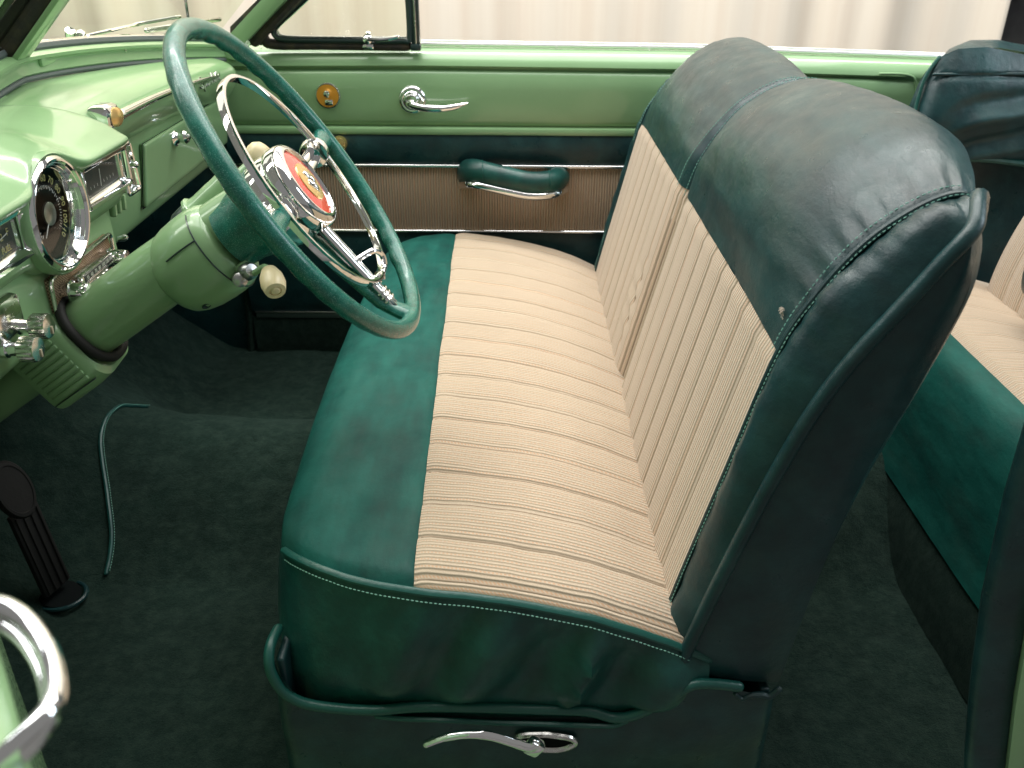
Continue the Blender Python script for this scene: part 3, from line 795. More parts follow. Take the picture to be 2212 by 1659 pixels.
lat = new('vent_latch', join(lathe([(.010, 0), (.012, .004), (.011, .012), (.006, .016), (0, .017)], (-.338, 1.358, .8065), (0, -1, .25), 18), tube(cr([(-.336, 1.344, .810), (-.31, 1.338, .809), (-.285, 1.336, .8115), (-.265, 1.336, .816)], 5), [.0055] * 6 + [.005] * 5 + [.004] * 5, 8), rbox((-.338, 1.352, .792), (.028, .014, .012), .005), lathe([(.006, 0), (.006, .008), (0, .011)], (-.336, 1.352, .816), (0, -.3, 1), 12)), 'chrome', vent)
pil = new('windshield_pillar', loft([[p + o for o in (Vector((-.022, .03, .0)), Vector((-.020, -.012, .004)), Vector((0, -.018, 0)), Vector((.022, -.014, -.006)), Vector((.026, .03, -.01)))] for p in (Vector((-.668, 1.345, .770)), Vector((-.64, 1.345, .806)), Vector((-.55, 1.338, .885)), Vector((-.35, 1.325, 1.05)))], True, True), 'green_paint', car, smooth=50)
new('pillar_seal', tube([(-.600, 1.352, .80), (-.52, 1.348, .87), (-.34, 1.34, 1.02)], .011, 8), 'seal_rubber', pil)
new('pillar_chrome', tube([(-.612, 1.346, .805), (-.53, 1.342, .878), (-.35, 1.334, 1.03)], .003, 8), 'chrome_worn', pil)

# ------------------------------------------------------------------ windshield
def gx(y):  # gasket line along the base, V in plan
    d = abs(y - .65) / .68; return -.788 + .112 * d ** 1.15, .829 - .064 * d ** 1.5
ys = [lerp(-.03, 1.33, k / 60) for k in range(61)]
def garn(b):
    r = []
    for y in ys:
        x, z = gx(y); r.append(Vector((x - .004 + (b[0]), y, z + b[1] * .80)))
    return r
ws = new('windshield', loft([garn(q) for q in ((-.004, -.004), (.010, .0), (.016, .008), (.013, .022), (.013, .030), (.020, .034), (.020, .040), (.012, .046), (-.012, .048))]), 'green_paint', car, smooth=50, label='two-piece windshield with green inner moulding')
new('gasket', tube([p + Vector((.0, 0, .0)) for p in garn((.012, -.001))], .0048, 8), 'grey_rubber', ws)
new('glass_rubber', tube(garn((-.004, .052)), .008, 8), 'grey_rubber', ws)
new('glass_chrome', tube(garn((-.003, .0605)), .0035, 8), 'chrome', ws)
rk = Vector((.0869, 0, .0878)).normalized()
for sgn in (-1, 1):
    yy = [lerp(.65, .65 + sgn * .68, k / 12) for k in range(13)]
    lo = []; hi = []
    for y in yy:
        x, z = gx(y); p = Vector((x - .010, y, z + .044)); lo.append(p); hi.append(p + rk * .36 + Vector((0, -sgn * .03 * abs(y - .65), 0)))
    new('pane', loft([lo, hi]), 'glass', ws, smooth=80)
cb = Vector((-.774, .65, .8587)); e1 = Vector((rk.z, 0, -rk.x)); PM = Matrix((rk, Vector((0, 1, 0)), e1)).transposed()
def post(name, mat, o0, o1, y0, y1, bev=.002):
    c = cb + e1 * ((o0 + o1) / 2) + rk * .17 + Vector((0, (y0 + y1) / 2, 0))
    new(name, rbox(c, (.40, abs(y1 - y0), abs(o1 - o0)), bev, PM), mat, ws)
post('post_moulding', 'green_paint', -.009, .0, -.022, .02)
post('post_rubber', 'seal_rubber', -.034, -.0095, -.018, .016, .004)
post('post_rubber', 'black_rubber', -.056, -.0345, -.022, .012, .005)
post('post_bead', 'chrome_worn', -.068, -.0565, -.026, .006, .003)
post('post_cover', 'green_paint', -.125, -.0685, -.016, .01, .008)
new('post_foot', rbox(cb + Vector((-.012, -.002, -.034)), (.016, .040, .024), .006), 'green_paint', ws)
for y in (.72, .95, 1.17, .5):
    x, z = gx(y); new('screw', lathe([(.0032, 0), (.003, .0015), (0, .0022)], (x + .0095, y, z + .024), (1, 0, 0), 12), 'chrome_worn', ws)
x, z = gx(.70)
new('corner_bracket', rbox((x + .010, .728, z + .0225), (.010, .066, .018), .0045), 'green_paint', ws)
# wiper on the far pane
wp0 = Vector((-.792, .90, .858))
wip = new('wiper', join(lathe([(.012, -.02), (.013, 0), (.010, .006), (.0095, .016), (.006, .02), (0, .021)], wp0, (.4, -.5, .75), 16), lathe([(.008, -.012), (.0085, .008), (0, .01)], wp0 + Vector((-.012, -.012, .012)), (.4, -.5, .75), 12)), 'chrome', car, label='chrome wiper resting on the outside of the windshield')
def wat(x, y, z): return Vector((x, y, z))
armp = [wat(-.787, .908, .8635), wat(-.764, .97, .867), wat(-.7402, 1.05, .8699), wat(-.6909, 1.15, .874)]
new('wiper_arm', tube(cr(armp, 5), [.0065] * 5 + [.005] * 5 + [.0025] * 6, 8, ry=.0035, up=(0, 0, 1)), 'chrome', wip)
new('wiper_blade', join(tube([(-.7483, 1.10, .8523), (-.71, 1.21, .8515), (-.6663, 1.33, .8507)], .004, 8, ry=.005, up=(0, 0, 1)), tube([(-.694, 1.145, .873), (-.70, 1.17, .865), (-.705, 1.20, .855)], .003, 8)), 'chrome_worn', wip)
new('antenna', join(tube([(-.84, 1.62, .55), (-.838, 1.62, .80), (-.834, 1.62, 1.2)], [.006, .004, .0022], 8), lathe([(.018, 0), (.016, .03), (.006, .06), (0, .061)], (-.84, 1.62, .53), (0, 0, 1), 14)), 'chrome', car, label='thin chrome radio antenna outside the windshield')

def cowl_fn(a, b):
    y = lerp(-.10, 1.44, a); x, z = gx(min(1.33, max(-.03, y))); e = max(0, abs(y - .67) - .68)
    return Vector((lerp(x - .012, -1.29, b), y, lerp(z - .03, .715, min(1, b * 1.6)) - e * .5))
new('cowl', grid(cowl_fn, 50, 14), 'green_paint', shell, smooth=80)
# ------------------------------------------------------------------ dashboard
def sag(y): d = abs(y - .65) / .68; return -.046 * d ** 2
def dsec(y):
    x, z = gx(y); s = sag(y); zz = .790 + s
    wd_ = smoothi([(1.22, 0), (1.33, 1)], y)
    pts = [(x + .006, z - .006), (lerp(x, -.66, .35), lerp(z, zz + .022, .5) + .002), (-.668, zz + .024), (-.642, zz + .016), (-.6265, zz + .004), (-.6215, zz - .012), (-.6255, zz - .030), (-.637, zz - .048), (-.650, zz - .062), (-.658, zz - .072), (-.668, .64), (-.682, .575), (-.692, .556), (-.712, .546), (-.76, .54)]
    out = [Vector((px - .028 * wd_ * wd_, y, pz)) for px, pz in pts]
    return cr(out, 3)
yl = [lerp(-.035, 1.325, k / 90) for k in range(91)]
dash = new('dashboard', loft([dsec(y) for y in yl]), 'green_paint', car, smooth=55, label='light green painted metal dashboard')
# far end cap
ec = dsec(1.325); new('end_cap', (ec + [p + Vector((-.06, .0, 0)) for p in ec], [(k, k + 1, len(ec) + k + 1, len(ec) + k) for k in range(len(ec) - 1)]), 'green_paint', dash, smooth=55)
# chrome spear along the roll
new('chrome_spear', tube([(-.6195, y, .790 + sag(y) - .006) for y in [lerp(.60, 1.12, k / 30) for k in range(31)]], [.0075 - .005 * k / 30 for k in range(31)], 10, ry=[.0085 - .006 * k / 30 for k in range(31)], up=(0, 0, 1)), 'chrome', dash)
# medallion at the middle
new('medallion_case', rbox((-.622, .556, .792), (.034, .050, .036), .009), 'chrome', dash)
new('medallion', lathe([(.017, 0), (.0165, .0035), (.012, .006), (0, .007)], (-.6065, .558, .791), (1, -.15, 0), 24, .85, 1.1), 'emblem_gold', dash)
# script
uy = Vector((-.25, 0, .95)).normalized()
new('script', text('Gyro-Matic', .030, (-.6215, 1.06, .763), (-.01, 1, -.04), uy, .0018, .0007, .35), 'chrome', dash)
# glove box door
def gl(a, b):
    y = lerp(.752, 1.262, a); z0 = .704 + .15 * sag(y); P0 = Vector((-.6545, y, z0)); P1 = Vector((-.6735, y, .590))
    p = P0.lerp(P1, b); return p + Vector((.006, 0, 0))
gv, gf = grid(gl, 30, 10)
gb = new('glove_box_door', (gv, gf), 'green_paint', dash)
gb.modifiers.new('thick', 'SOLIDIFY').thickness = .012
bv = gb.modifiers.new('bev', 'BEVEL'); bv.width = .003; bv.segments = 2
new('glove_gap', loft([[Vector((-.6535, .7485, .7065)), Vector((-.6535, 1.265, .702))], [Vector((-.6745, .7485, .587)), Vector((-.6745, 1.265, .587))]]), 'under_black', dash, smooth=0)
kn = new('glove_box_knob', lathe([(.016, -.004), (.0165, .002), (.012, .005), (.009, .010), (.012, .016), (.013, .022), (.010, .027), (.006, .028), (.005, .031), (0, .032)], (-.652, .90, .683), (1, 0, .1), 28), 'chrome', dash)
# heater slider
hs = new('heater_control', tube(rrect((-.628, .618, .697), (0, 1, 0), (-.05, 0, 1), .0225, .038, .006, 3), .0042, 8, closed=True), 'chrome', dash)
new('slider_plate', rbox((-.635, .618, .697), (.008, .040, .072), .002, Matrix.Rotation(radians(-3), 3, 'Y')), 'chrome_worn', dash)
new('slider_knob', tube([(-.632, .612, .705), (-.612, .612, .705)], .0055, 10), 'chrome', dash)

# instrument binnacle in front of the driver
def bsec(y):
    x, z = gx(y); s = sag(y) * .35
    e = smoothi([(.475, 0), (.555, 1)], y)
    brow = .024 * exp(-((y - .285) / .058) ** 4)
    zf = .777 + s * .3 + brow
    m_ = .006 - .022 * e
    pts = [(x + .012, z - .004), (lerp(x, -.6, .4), lerp(z, .812, .5) + m_), (-.645, .812 + s + .3 * brow + m_ * .7), (-.600, .798 + s + .7 * brow), (-.577, zf + .006), (-.566, zf - .001), (-.5655, zf - .007), (-.574, zf - .014), (-.587, .760 + brow * .9), (-.592, .750 + brow * .6), (-.5925, .715), (-.594, .690), (-.597, .681), (-.604, .674), (-.63, .668), (-.67, .67)]
    bul = .020 * exp(-((y - .285) / .055) ** 4)
    o = []
    for k, (px, pz) in enumerate(pts):
        if k >= 11: pz -= bul
        if 3 <= k <= 8: px -= (.020 if k > 3 else .010) * exp(-((y - .285) / .066) ** 4)
        if 2 <= k: px -= .055 * e ** 2 * (1 if k < 9 else .25); 
        if 2 <= k < 8: pz -= .02 * e ** 2
        o.append(Vector((px, y, pz)))
    return cr(o, 7)
ybl = [lerp(-.06, .556, k / 170) for k in range(171)]
bv_, bf_ = loft([bsec(y) for y in ybl])
def hole(f):
    c = sum((bv_[i] for i in f), Vector()) / len(f)
    if c.x < -.606 or c.x > -.572: return False
    if sqrt((c.y - .292) ** 2 + (c.z - .7245) ** 2) < .066: return True
    return any(abs(c.y - yc) < .066 and abs(c.z - zc) < .0215 for yc, zc in ((.451, .728), (.140, .726)))
bin_ = new('instrument_panel', (bv_, [q for q in bf_ if not hole(q)]), 'green_paint', car, smooth=55, label='raised light green instrument housing before the driver')
bc = bsec(.556); new('end_cap', (bc, [tuple(range(len(bc)))]), 'green_paint', bin_, smooth=0)
# lower facia carrying radio and switches
new('lower_facia', loft([[Vector((px, y, pz)) for px, pz in ((-.66, .672), (-.612, .668), (-.608, .655), (-.607, .60), (-.606, .585), (-.610, .575), (-.625, .568), (-.66, .566))] for y in [lerp(-.05, .475, k / 10) for k in range(11)]], False, True), 'green_paint', bin_, smooth=50)
for q, y in enumerate((.490, .508, .526)):
    new('louver', rbox((-.6075, y, .668), (.012, .008, .024), .0035, Matrix.Rotation(radians(-12), 3, 'X')), 'green_paint', bin_)
# face of the panel to the right, beneath, seen as rounded lip: speedometer
SC = Vector((-.587, .286, .7245))
sp = new('speedometer', lathe([(.074, -.012), (.075, .0), (.0725, .008), (.0690, .011), (.0665, .0105), (.0645, .007), (.0635, .007), (.0615, .002), (.0605, .002), (.0585, -.003), (.0575, -.003), (.0555, -.009), (.0550, -.0125)], SC, (1, 0, 0), 64, cap=False), 'chrome', bin_)
new('rim_paint', lathe([(.078, -.010), (.0785, .002), (.0755, .0065), (.0735, .002)], SC, (1, 0, 0), 64, cap=False), 'green_paint', bin_)
new('dial', lathe([(.0555, -.0115), (.0, -.0115)], SC, (1, 0, 0), 48), 'dial_black', bin_)
new('dial_centre', lathe([(.015, -.010), (.015, -.007), (.012, -.006), (0, -.0055)], SC, (1, 0, 0), 30), 'satin_metal', bin_)
g = []
for q in range(0, 12):
    a = radians(225 - 270 * q / 11); rr_ = .0445
    c = SC + Vector((-.0108, rr_ * cos(a), rr_ * sin(a)))
    if q % 1 == 0 and q > 0:
        rad = Vector((0, cos(a), sin(a))); tan = Vector((0, sin(a), -cos(a)))
        new('numeral', text(str(q * 10), .0130, c, tan, rad, .0003), 'dial_yellow', bin_, smooth=0)
g = []
for q in range(0, 45):
    a = radians(225 - 270 * q / 44); r1, r2 = (.033, .036) if q % 2 else (.031, .036)
    d = Vector((0, cos(a), sin(a))); g.append(tube([SC + Vector((-.0108, 0, 0)) + d * r1, SC + Vector((-.0108, 0, 0)) + d * r2], .0004, 4, rnd=False))
new('tick_marks', join(*g), 'dial_white', bin_, kind='stuff')
d = Vector((0, cos(radians(228)), sin(radians(228)))); new('needle', tube([SC + Vector((-.0075, 0, 0)) - d * .01, SC + Vector((-.0075, 0, 0)) + d * .034], [.0012, .0005], 6, rnd=False), 'dial_white', bin_)
new('lens', lathe([(.0615, .001), (.03, .003), (0, .004)], SC, (1, 0, 0), 40), 'lens', bin_)
# rectangular gauges
def gauge(name, yc, zc, hw, hh, lab, words, needle):
    R = [rrect((-.592 + dx, yc, zc), (0, 1, 0), (0, 0, 1), hw + g_, hh + g_, rad, 4) for dx, g_, rad in ((-.006, .003, .006), (.004, .003, .006), (.0075, .001, .005), (.0065, -.003, .004), (.001, -.0045, .0035), (-.0005, -.0065, .003), (-.003, -.008, .002), (-.0035, -.0095, .002), (-.007, -.0105, .002), (-.0085, -.011, .002))]
    b = new(name, loft(R, True), 'chrome', bin_, smooth=45, label=lab)
    new('dial', (rrect((-.5995, yc, zc), (0, 1, 0), (0, 0, 1), hw - .010, hh - .010, .002, 2), [tuple(range(12))]), 'dial_black', bin_, smooth=0)
    for w, s, dy, dz, an in words or ():
        new('lettering', text(w, s, (-.5988, yc + dy, zc + dz), (0, cos(an), sin(an)), (0, -sin(an), cos(an)), .0003), 'dial_yellow', bin_, smooth=0)
    new('needle', tube([(-.597, yc + needle[0], zc + needle[1]), (-.597, yc + needle[2], zc + needle[3])], .0006, 5, rnd=False), 'dial_white', bin_)
    new('tick_marks', join(*[tube([(-.5988, yc + dy, zc - .006), (-.5988, yc + dy, zc - .010)], .0004, 4, rnd=False) for dy in [lerp(-hw * .6, hw * .6, k / 8) for k in range(9)]]), 'dial_white', bin_, kind='stuff')
    new('lens', (rrect((-.594, yc, zc), (0, 1, 0), (0, 0, 1), hw - .006, hh - .006, .002, 2), [tuple(range(12))]), 'lens', bin_, smooth=0)
gauge('clock', .451, .728, .074, .0275, 'chrome framed rectangular gauge right of the round speedometer', None, (.0, .012, -.004, -.012))
gauge('fuel_gauge', .140, .726, .074, .0275, 'chrome framed rectangular fuel gauge left of the round speedometer', [('1/2', .013, .030, .004, 0), ('FUEL', .010, .040, -.012, 0), ('E', .012, -.02, .004, 0), ('F', .012, .05, .006, 0)], (.02, .002, .046, .006))
# radio
RM = Matrix.Rotation(radians(-4), 3, 'Y')
ra = new('radio', rbox((-.606, .350, .619), (.012, .190, .052), .004, RM), 'radio_mesh', bin_, label='radio with brown mesh face and chrome push buttons')
new('radio_frame', tube(rrect((-.600, .350, .619), (0, 1, 0), (.05, 0, 1), .096, .0265, .008, 3), .0028, 8, closed=True), 'chrome_worn', bin_)
new('radio_dial', join(rbox((-.592, .352, .626), (.022, .100, .013), .003), rbox((-.588, .352, .6165), (.016, .100, .006), .002)), 'chrome_worn', bin_)
new('dial_window', rbox((-.5805, .352, .6265), (.002, .090, .008), .0006), 'dial_black', bin_)
new('numerals', join(*[text(t, .007, (-.5792, .352 + (k - 3) * .0125, .6265), (0, 1, 0), (0, 0, 1), .0002) for k, t in enumerate(('55', '60', '70', '80', '100', '120', '160'))]), 'dial_white', bin_, smooth=0, kind='stuff')
for k in range(6):
    new('push_button', rbox((-.586, .313 + .0130 * k + (.006 if k > 3 else 0), .6055), (.022, .0095, .012), .002), 'chrome', bin_)
for y in (.284, .414):
    new('radio_knob', lathe([(.013, -.014), (.0135, 0), (.0145, .002), (.0145, .005), (.0115, .006), (.011, .026), (.010, .028), (.008, .0285), (.004, .029), (0, .030)], (-.594, y, .619), (1, 0, 0), 28), 'chrome', bin_)
new('bolt', lathe([(.005, -.01), (.006, 0), (.004, .005), (0, .006)], (-.65, .60, .585), (1, 0, .2), 14), 'chrome', bin_)
# switch cluster at the left
sw = new('switch_cluster', rbox((-.603, .143, .640), (.018, .062, .050), .008), 'chrome_worn', bin_, label='chrome switch block with two ribbed knobs')
new('switch_plate', rbox((-.594, .150, .648), (.006, .030, .014), .003), 'glass', bin_)
for y, z in ((.160, .624), (.125, .610)):
    pr_ = []
    new('switch_stem', lathe([(.011, -.012), (.011, .004), (.0085, .006), (.0085, .020)], (-.60, y, z), (1, 0, 0), 20), 'chrome', bin_)
    v, f = lathe([(.013, .018), (.0155, .020), (.0158, .036), (.0145, .039), (.010, .0395), (0, .040)], (-.60, y, z), (1, 0, 0), 44)
    for q in range(44, 3 * 44):
        if q % 2: v[q] = Vector((v[q].x, y + (v[q].y - y) * .94, z + (v[q].z - z) * .94))
    new('switch_knob', (v, f), 'chrome_worn', bin_, smooth=25)
    new('switch_mark', rbox((-.5595, y + .002, z - .006), (.0015, .003, .010), .0005), 'ivory_wear', bin_)
# ------------------------------------------------------------------ steering column and wheel
TA, YA = .597, .062
ax = Vector((cos(TA) * cos(YA), cos(TA) * sin(YA), sin(TA)))          # towards the driver
wv_ = Vector((0, 0, 1)).cross(ax).normalized(); wu = ax.cross(wv_)     # across, up in the wheel plane
WC = Vector((-.2625, .298, .7638))
def wp(r, th, h=0.):
    t = radians(th); return WC + wu * (r * cos(t)) + wv_ * (r * sin(t)) + ax * h
# rim with finger grips on its underside and inner side
v, f = [], []; NR_, NS_ = 220, 18
for i in range(NR_):
    th = 2 * pi * i / NR_; d = wu * cos(th) + wv_ * sin(th); c = WC + d * .2205
    deg = math.degrees(th) % 360
    grip = 1. if not (150 < deg < 215) else 0.
    for k in range(NS_):
        a = 2 * pi * k / NS_; o = cos(a); b = sin(a)      # o outward, b towards driver
        r = .0118
        under = max(0, (-b * .75 - o * .55))
        r *= 1 + grip * under * .20 * (.5 + .5 * sin(th * 38)) - .06 * under
        v.append(c + d * (r * o) + ax * (r * b * 1.02))
for i in range(NR_):
    for k in range(NS_):
        j, l = (i + 1) % NR_, (k + 1) % NS_; f.append((i * NS_ + k, i * NS_ + l, j * NS_ + l, j * NS_ + k))
wheel = new('steering_wheel', (v, f), 'wheel_plastic', car, smooth=80, label='flecked green plastic steering wheel with chrome horn ring')
# horn ring: flat chrome band
hr = [wp(.151, 360 * k / 120, .001) for k in range(120)]
v, f = [], []
for i in range(120):
    th = 2 * pi * i / 120; d = wu * cos(th) + wv_ * sin(th); c = WC + d * .151 + ax * .001
    for o, b in ((-.0024, -.0050), (.0006, -.0054), (.0026, -.0048), (.0032, 0), (.0026, .0048), (.0006, .0054), (-.0024, .0050), (-.0030, 0)):
        v.append(c + d * o + ax * b)
for i in range(120):
    for k in range(8):
        j, l = (i + 1) % 120, (k + 1) % 8; f.append((i * 8 + k, i * 8 + l, j * 8 + l, j * 8 + k))
new('horn_ring', (v, f), 'chrome', wheel, smooth=50)
# hub: green collar, chrome cup, enamel badge
new('hub_collar', lathe([(.043, -.125), (.045, -.105), (.050, -.085), (.056, -.062), (.0585, -.052), (.056, -.046)], WC, ax, 48), 'wheel_plastic', wheel)
new('hub_cup', lathe([(.056, -.056), (.0585, -.050), (.0590, -.030), (.0575, -.0245), (.0590, -.0225), (.0600, -.016), (.0590, -.006), (.0565, .000), (.0525, .003), (.0478, .0035), (.0462, .001), (.0455, -.003)], WC, ax, 56), 'chrome', wheel)
new('badge_ring', lathe([(.0455, -.002), (.0455, .0), (.030, .003), (.0265, .0032)], WC, ax, 48), 'enamel_red', wheel)
new('badge_centre', lathe([(.0265, .003), (.026, .0045), (.018, .0055), (0, .006)], WC, ax, 40), 'emblem_gold', wheel)
crest = []
for dx, dy, s in ((0, .007, .0062), (-.007, -.002, .0045), (.007, -.002, .0045), (0, -.009, .006)):
    crest.append(lathe([(s, 0), (s * .85, .0018), (s * .4, .003), (0, .0034)], WC + ax * .005 + wu * dy + wv_ * dx, ax, 16, 1.3, .8))
crest.append(tube([wp(.015, 330, .0055), wp(.012, 30, .006), wp(.015, 90, .0055)], .0012, 6)); crest.append(tube([wp(.015, 270, .0055), wp(.012, 210, .006), wp(.017, 180, .0055)], .0012, 6))
new('crest', join(*crest), 'chrome_worn', wheel)
def spoke(th, r0, r1, h0, h1, wid, name='spoke'):
    t = radians(th); d = wu * cos(t) + wv_ * sin(t); s = ax.cross(d)
    g = []
    for off in (-.5, .5):
        g.append(tube([WC + d * lerp(r0, r1, q / 8) + s * (off * wid * (1 - .35 * q / 8)) + ax * lerp(h0, h1, q / 8) for q in range(9)], wid * .5, 10, ry=wid * .42, up=tuple(ax)))
    return join(*g)
new('spoke', join(spoke(183, .046, .196, -.022, -.010, .0135), *[lathe([(.0128, 0), (.0138, .001), (.0138, .0025), (.0128, .0035)], wp(r_, 183, lerp(-.022, -.010, (r_ - .046) / .15)), wu, 20, .7, 1) for r_ in (.170, .177, .184)]), 'chrome', wheel)
new('spoke', join(spoke(87, .05, .150, -.026, -.008, .0150), lathe([(.019, 0), (.021, .006), (.0195, .010), (.0205, .013), (.018, .017), (.0185, .022), (.015, .027)], wp(.142, 87, -.009), (wp(1, 87) - WC), 24)), 'chrome', wheel)
new('spoke', join(spoke(272, .046, .150, -.030, -.010, .0150), rbox(wp(.082, 268, -.024), (.03, .05, .022), .005, Matrix((wu, wv_, ax)).transposed()), rbox(wp(.10, 278, -.036), (.02, .06, .02), .004, Matrix((wu, wv_, ax)).transposed())), 'chrome', wheel)
for th, h in ((87, -.006), (272, -.006)):
    t = radians(th); d = wu * cos(t) + wv_ * sin(t)
    new('spoke_root', tube([WC + d * r_ + ax * lerp(h, -.001, q / 5) for q, r_ in enumerate((.150, .165, .180, .192, .203, .214))], [.0115, .0115, .0118, .013, .0155, .018], 14, ry=[.0095, .0095, .0095, .0098, .010, .0105], up=tuple(ax)), 'wheel_plastic', wheel)
t = radians(183); d = wu * cos(t) + wv_ * sin(t)
new('spoke_root', tube([WC + d * r_ + ax * hh for r_, hh in ((.07, -.042), (.11, -.036), (.15, -.028), (.18, -.022), (.20, -.012), (.214, -.003))], [.018, .016, .015, .015, .017, .021], 14, ry=[.011, .010, .0095, .0095, .0095, .0105], up=tuple(ax)), 'wheel_plastic', wheel)
lp = [wp(.116, 183, -.010) , wp(.122, 176, .010), wp(.138, 172, .012), wp(.150, 174, .006), wp(.1515, 180, .003)]
new('ring_loop', tube(cr(lp, 5), .0042, 8), 'chrome', wheel)
new('ring_clip', rbox(wp(.151, 183.5, -.001), (.012, .022, .014), .003, Matrix((wu, wv_, ax)).transposed()), 'chrome', wheel)

ac = ax; cu_ = wu; CC = WC + wu * .014 + Vector((0, .012, 0))      # column axis
def cp(s, off=(0, 0)):   # point along the column, s metres below the wheel
    return CC - ac * s + cu_ * off[0] + wv_ * off[1]
col = new('steering_column', lathe([(.036, .085), (.0385, .11), (.0395, .135), (.0405, .17), (.0425, .20), (.0436, .24), (.0438, .34), (.0436, .395), (.042, .40), (.034, .405), (.0335, .80)], CC, -ac, 56), 'green_paint', car, smooth=40, label='thick light green steering column')
# shift housing, slung a little low
hc = CC - cu_ * .0165
hp = [(.040, .132), (.050, .1335), (.0565, .138), (.0612, .149), (.0632, .163), (.0632, .180), (.0617, .200), (.058, .217), (.053, .229), (.046, .236)]
hous = new('shift_housing', lathe(hp, hc, -ac, 64, 1.01, .95), 'green_paint', col, smooth=50)
new('housing_seam', tube([hc - ac * .152 + cu_ * (.0627 * cos(t)) + wv_ * (.0591 * sin(t)) for t in [radians(a) for a in range(150, 345, 5)]], .0010, 6), 'dark_paint', col)
new('housing_seam', tube([hc - ac * s + cu_ * (r_ * 1.01 * cos(radians(300))) + wv_ * (r_ * .95 * sin(radians(300))) for r_, s in ((.0622, .152), (.0638, .165), (.0638, .180), (.0622, .200))], .0011, 6), 'dark_paint', col)
new('set_screw', lathe([(.006, 0), (.006, .001), (.0045, .001), (.004, -.001), (0, -.001)], hc - ac * .208 + cu_ * (.0605 * cos(radians(222))) + wv_ * (.0569 * sin(radians(222))), (cu_ * cos(radians(222)) + wv_ * sin(radians(222))), 16), 'dark_paint', col)
new('gear_socket', tube([(-.447, .352, .684), (-.434, .358, .696), (-.425, .361, .703)], [.026, .026, .022], 20), 'dark_paint', col)
gr = new('gear_lever', join(tube(cr([(-.432, .356, .699), (-.420, .360, .709), (-.398, .366, .728), (-.382, .371, .742)], 5), [.026, .0255, .025, .0245, .024] + [.0235] * 5 + [.023] * 5 + [.020], 20),
    tube(cr([(-.386, .370, .738), (-.374, .376, .749), (-.364, .384, .757), (-.356, .392, .763)], 4), [.019, .017, .014, .012, .0105, .0095, .009, .009, .009, .009, .009, .009, .009], 14)), 'green_paint', col, smooth=60)
new('lever_lip', lathe([(.026, -.002), (.0285, .0), (.0285, .004), (.026, .006)], (-.431, .357, .700), (.62, .1, .55), 24), 'green_paint', col)
new('lever_knob', lathe([(.010, -.014), (.014, -.010), (.0175, -.002), (.0185, .006), (.0165, .014), (.010, .020), (0, .0215)], (-.352, .397, .770), (.45, .5, .6), 28), 'cream_plastic', col)
# turn signal switch below
tsw = new('signal_bracket', rbox((-.362, .272, .655), (.050, .030, .012), .003, Matrix.Rotation(radians(-34), 3, 'Y')), 'green_paint', col)
new('signal_switch', join(lathe([(.0105, -.010), (.0115, -.004), (.0115, .008), (.008, .013), (0, .0135)], (-.340, .250, .661), (.5, -.5, .35), 20), lathe([(.0095, -.012), (.0095, .006), (.005, .010), (0, .0105)], (-.350, .246, .652), (.3, -.7, .2), 16)), 'satin_metal', col)
new('signal_stalk', tube(cr([(-.350, .252, .648), (-.336, .246, .657), (-.324, .240, .666), (-.3150, .236, .6725), (-.3085, .228, .675), (-.3035, .220, .671)], 5), .0042, 10), 'green_paint', col)
new('signal_knob', lathe([(.006, -.022), (.010, -.018), (.0145, -.006), (.0155, .006), (.0135, .016), (.0125, .019), (.0075, .0195), (.0072, .0175), (.0045, .0205), (0, .021)], (-.2975, .2085, .6655), (.35, -.80, -.35), 28), 'cream_plastic', col)
# rubber grommet and ribbed support below the dash
def oring(s, hu, hw, rad, cu=0.): return rrect(cp(s, (cu, 0)), cu_, wv_, hu, hw, rad, 8)
new('grommet', tube(oring(.371, .050, .050, .044, .0), .0070, 10, closed=True), 'black_rubber', col)
br = new('column_bracket', loft([oring(s, hu, hw, rad, cu) for s, hu, hw, rad, cu in ((.384, .046, .046, .040, -.004), (.378, .052, .053, .038, -.005), (.382, .056, .0565, .030, -.007), (.40, .057, .0575, .024, -.008), (.462, .0575, .058, .022, -.008), (.468, .056, .0565, .020, -.008), (.470, .045, .045, .02, -.008))], True, True), 'green_paint', col, smooth=45)
for k in range(9):
    o = .036 - .0092 * k
    new('rib', rbox(cp(.428, (o - .006, -.0577)), (.064, .005, .0064), .0016, Matrix((ac, wv_, cu_)).transposed()), 'green_paint', col)
new('bracket_seam', rbox(cp(.428, (-.0515, -.0569)), (.074, .005, .0014), .0003, Matrix((ac, wv_, cu_)).transposed()), 'dark_paint', col)

# ------------------------------------------------------------------ pedals
pd = new('brake_pedal', lathe([(.0, -.008), (.040, -.008), (.044, -.004), (.044, .004), (.041, .008), (.036, .0085), (.035, .007), (0, .0075)], (-.790, .335, .258), (.80, -.30, .30), 40, 1.15, .72), 'black_rubber', car, label='oval black rubber pedal pad')
pa, pb = Vector((-.803, .362, .195)), Vector((-.786, .362, .040)); pz = (pa - pb).normalized(); px_ = (Vector((.86, -.30, .3)) - pz * pz.dot(Vector((.86, -.30, .3)))).normalized(); py_ = pz.cross(px_)
rot = Matrix((px_, py_, pz)).transposed()
new('pedal_arm', rbox((pa + pb) / 2, (.012, .056, .17), .004, rot), 'black_rubber', pd)
for k in range(4):
    new('tread_rib', rbox((pa + pb) / 2 + rot @ Vector((.007, -.021 + .014 * k, 0)), (.004, .0035, .16), .001, rot), 'black_rubber', pd)
new('opening_binding', tube([Vector((-.783 + .040 * cos(t), .365 + .036 * sin(t), carpet_z(-.783, .365) + .006)) for t in [radians(a) for a in range(-130, 80, 10)]], .004, 8), 'leather_dark', pd)
new('pedal_opening', lathe([(.034, 0), (0, .001)], (-.785, .365, .018), (.2, 0, 1), 24), 'under_black', pd)

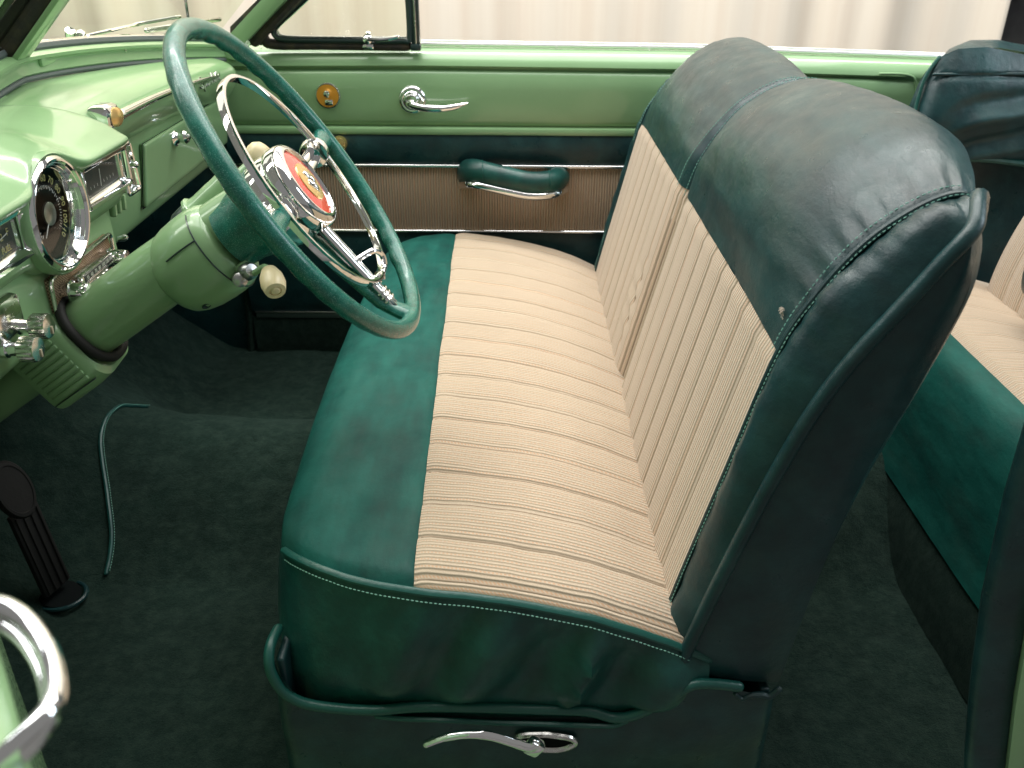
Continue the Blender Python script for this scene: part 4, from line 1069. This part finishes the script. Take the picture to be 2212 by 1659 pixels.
# ------------------------------------------------------------------ driver's door, swung open beside the camera
D0 = Vector((-.2215, -.5252, 0)); dd = Vector((.585, -.811, 0)).normalized(); dn = Vector((dd.y, -dd.x, 0)) * -1   # dn points into the car
def dpt(s, o, z): return D0 + dd * s + dn * o + Vector((0, 0, z))
prof = [(-.09, -.02), (-.09, .40), (-.09, .70), (-.080, .76), (-.055, .783), (-.020, .786), (-.008, .783), (-.003, .777), (-.004, .765), (-.014, .74), (-.018, .60), (-.022, .30), (-.022, -.02)]
dr = new('driver_door', loft([[dpt(s, o, z) for o, z in prof] for s in [lerp(-.56, .22, k / 12) for k in range(13)]], True, True), 'green_paint', car, smooth=40, label='edge of the opened near door at the lower left corner')
hl = cr([(-.2414, -.5237, .782), (-.2403, -.5107, .788), (-.2322, -.5061, .79), (-.2151, -.5155, .79), (-.197, -.5342, .79), (-.1844, -.5544, .79), (-.182, -.5683, .79), (-.1895, -.5795, .786), (-.2015, -.588, .776)], 6)
new('door_pull', join(tube(hl, .0048, 12, ry=.0058, up=(0, 0, 1)), tube([p + Vector((-.003, -.003, -.007)) for p in hl], .0036, 10)), 'chrome', dr)

# ------------------------------------------------------------------ rear quarter beside the door opening (near side)
qf = [(.640, -.05), (.614, .06), (.5885, .173), (.566, .29), (.547, .413), (.535, .55), (.530, .72), (.535, .775)]
def qp(y, dx): return [Vector((x + dx, y, z)) for x, z in qf]
qn = new('quarter_panel', loft([qp(-.095, .006), qp(-.112, .0), qp(-.125, .012), qp(-.128, .5), qp(-.128, 1.1)]), 'green_paint', car, smooth=50, label='light green body edge at the lower right corner')
new('jamb_trim', loft([qp(-.060, -.012), qp(-.066, -.030), qp(-.080, -.036), qp(-.092, -.028), qp(-.096, .004)]), 'leather_dark', qn, smooth=60)
new('inner_trim', loft([qp(-.058, -.012), qp(-.052, .0), qp(-.05, .3), qp(-.05, 1.0)]), 'leather_dark', qn, smooth=60)
new('stud', lathe([(.004, 0), (.004, .002), (0, .003)], (.540, -.083, .36), (-.6, -.6, .3), 12), 'chrome_worn', qn)
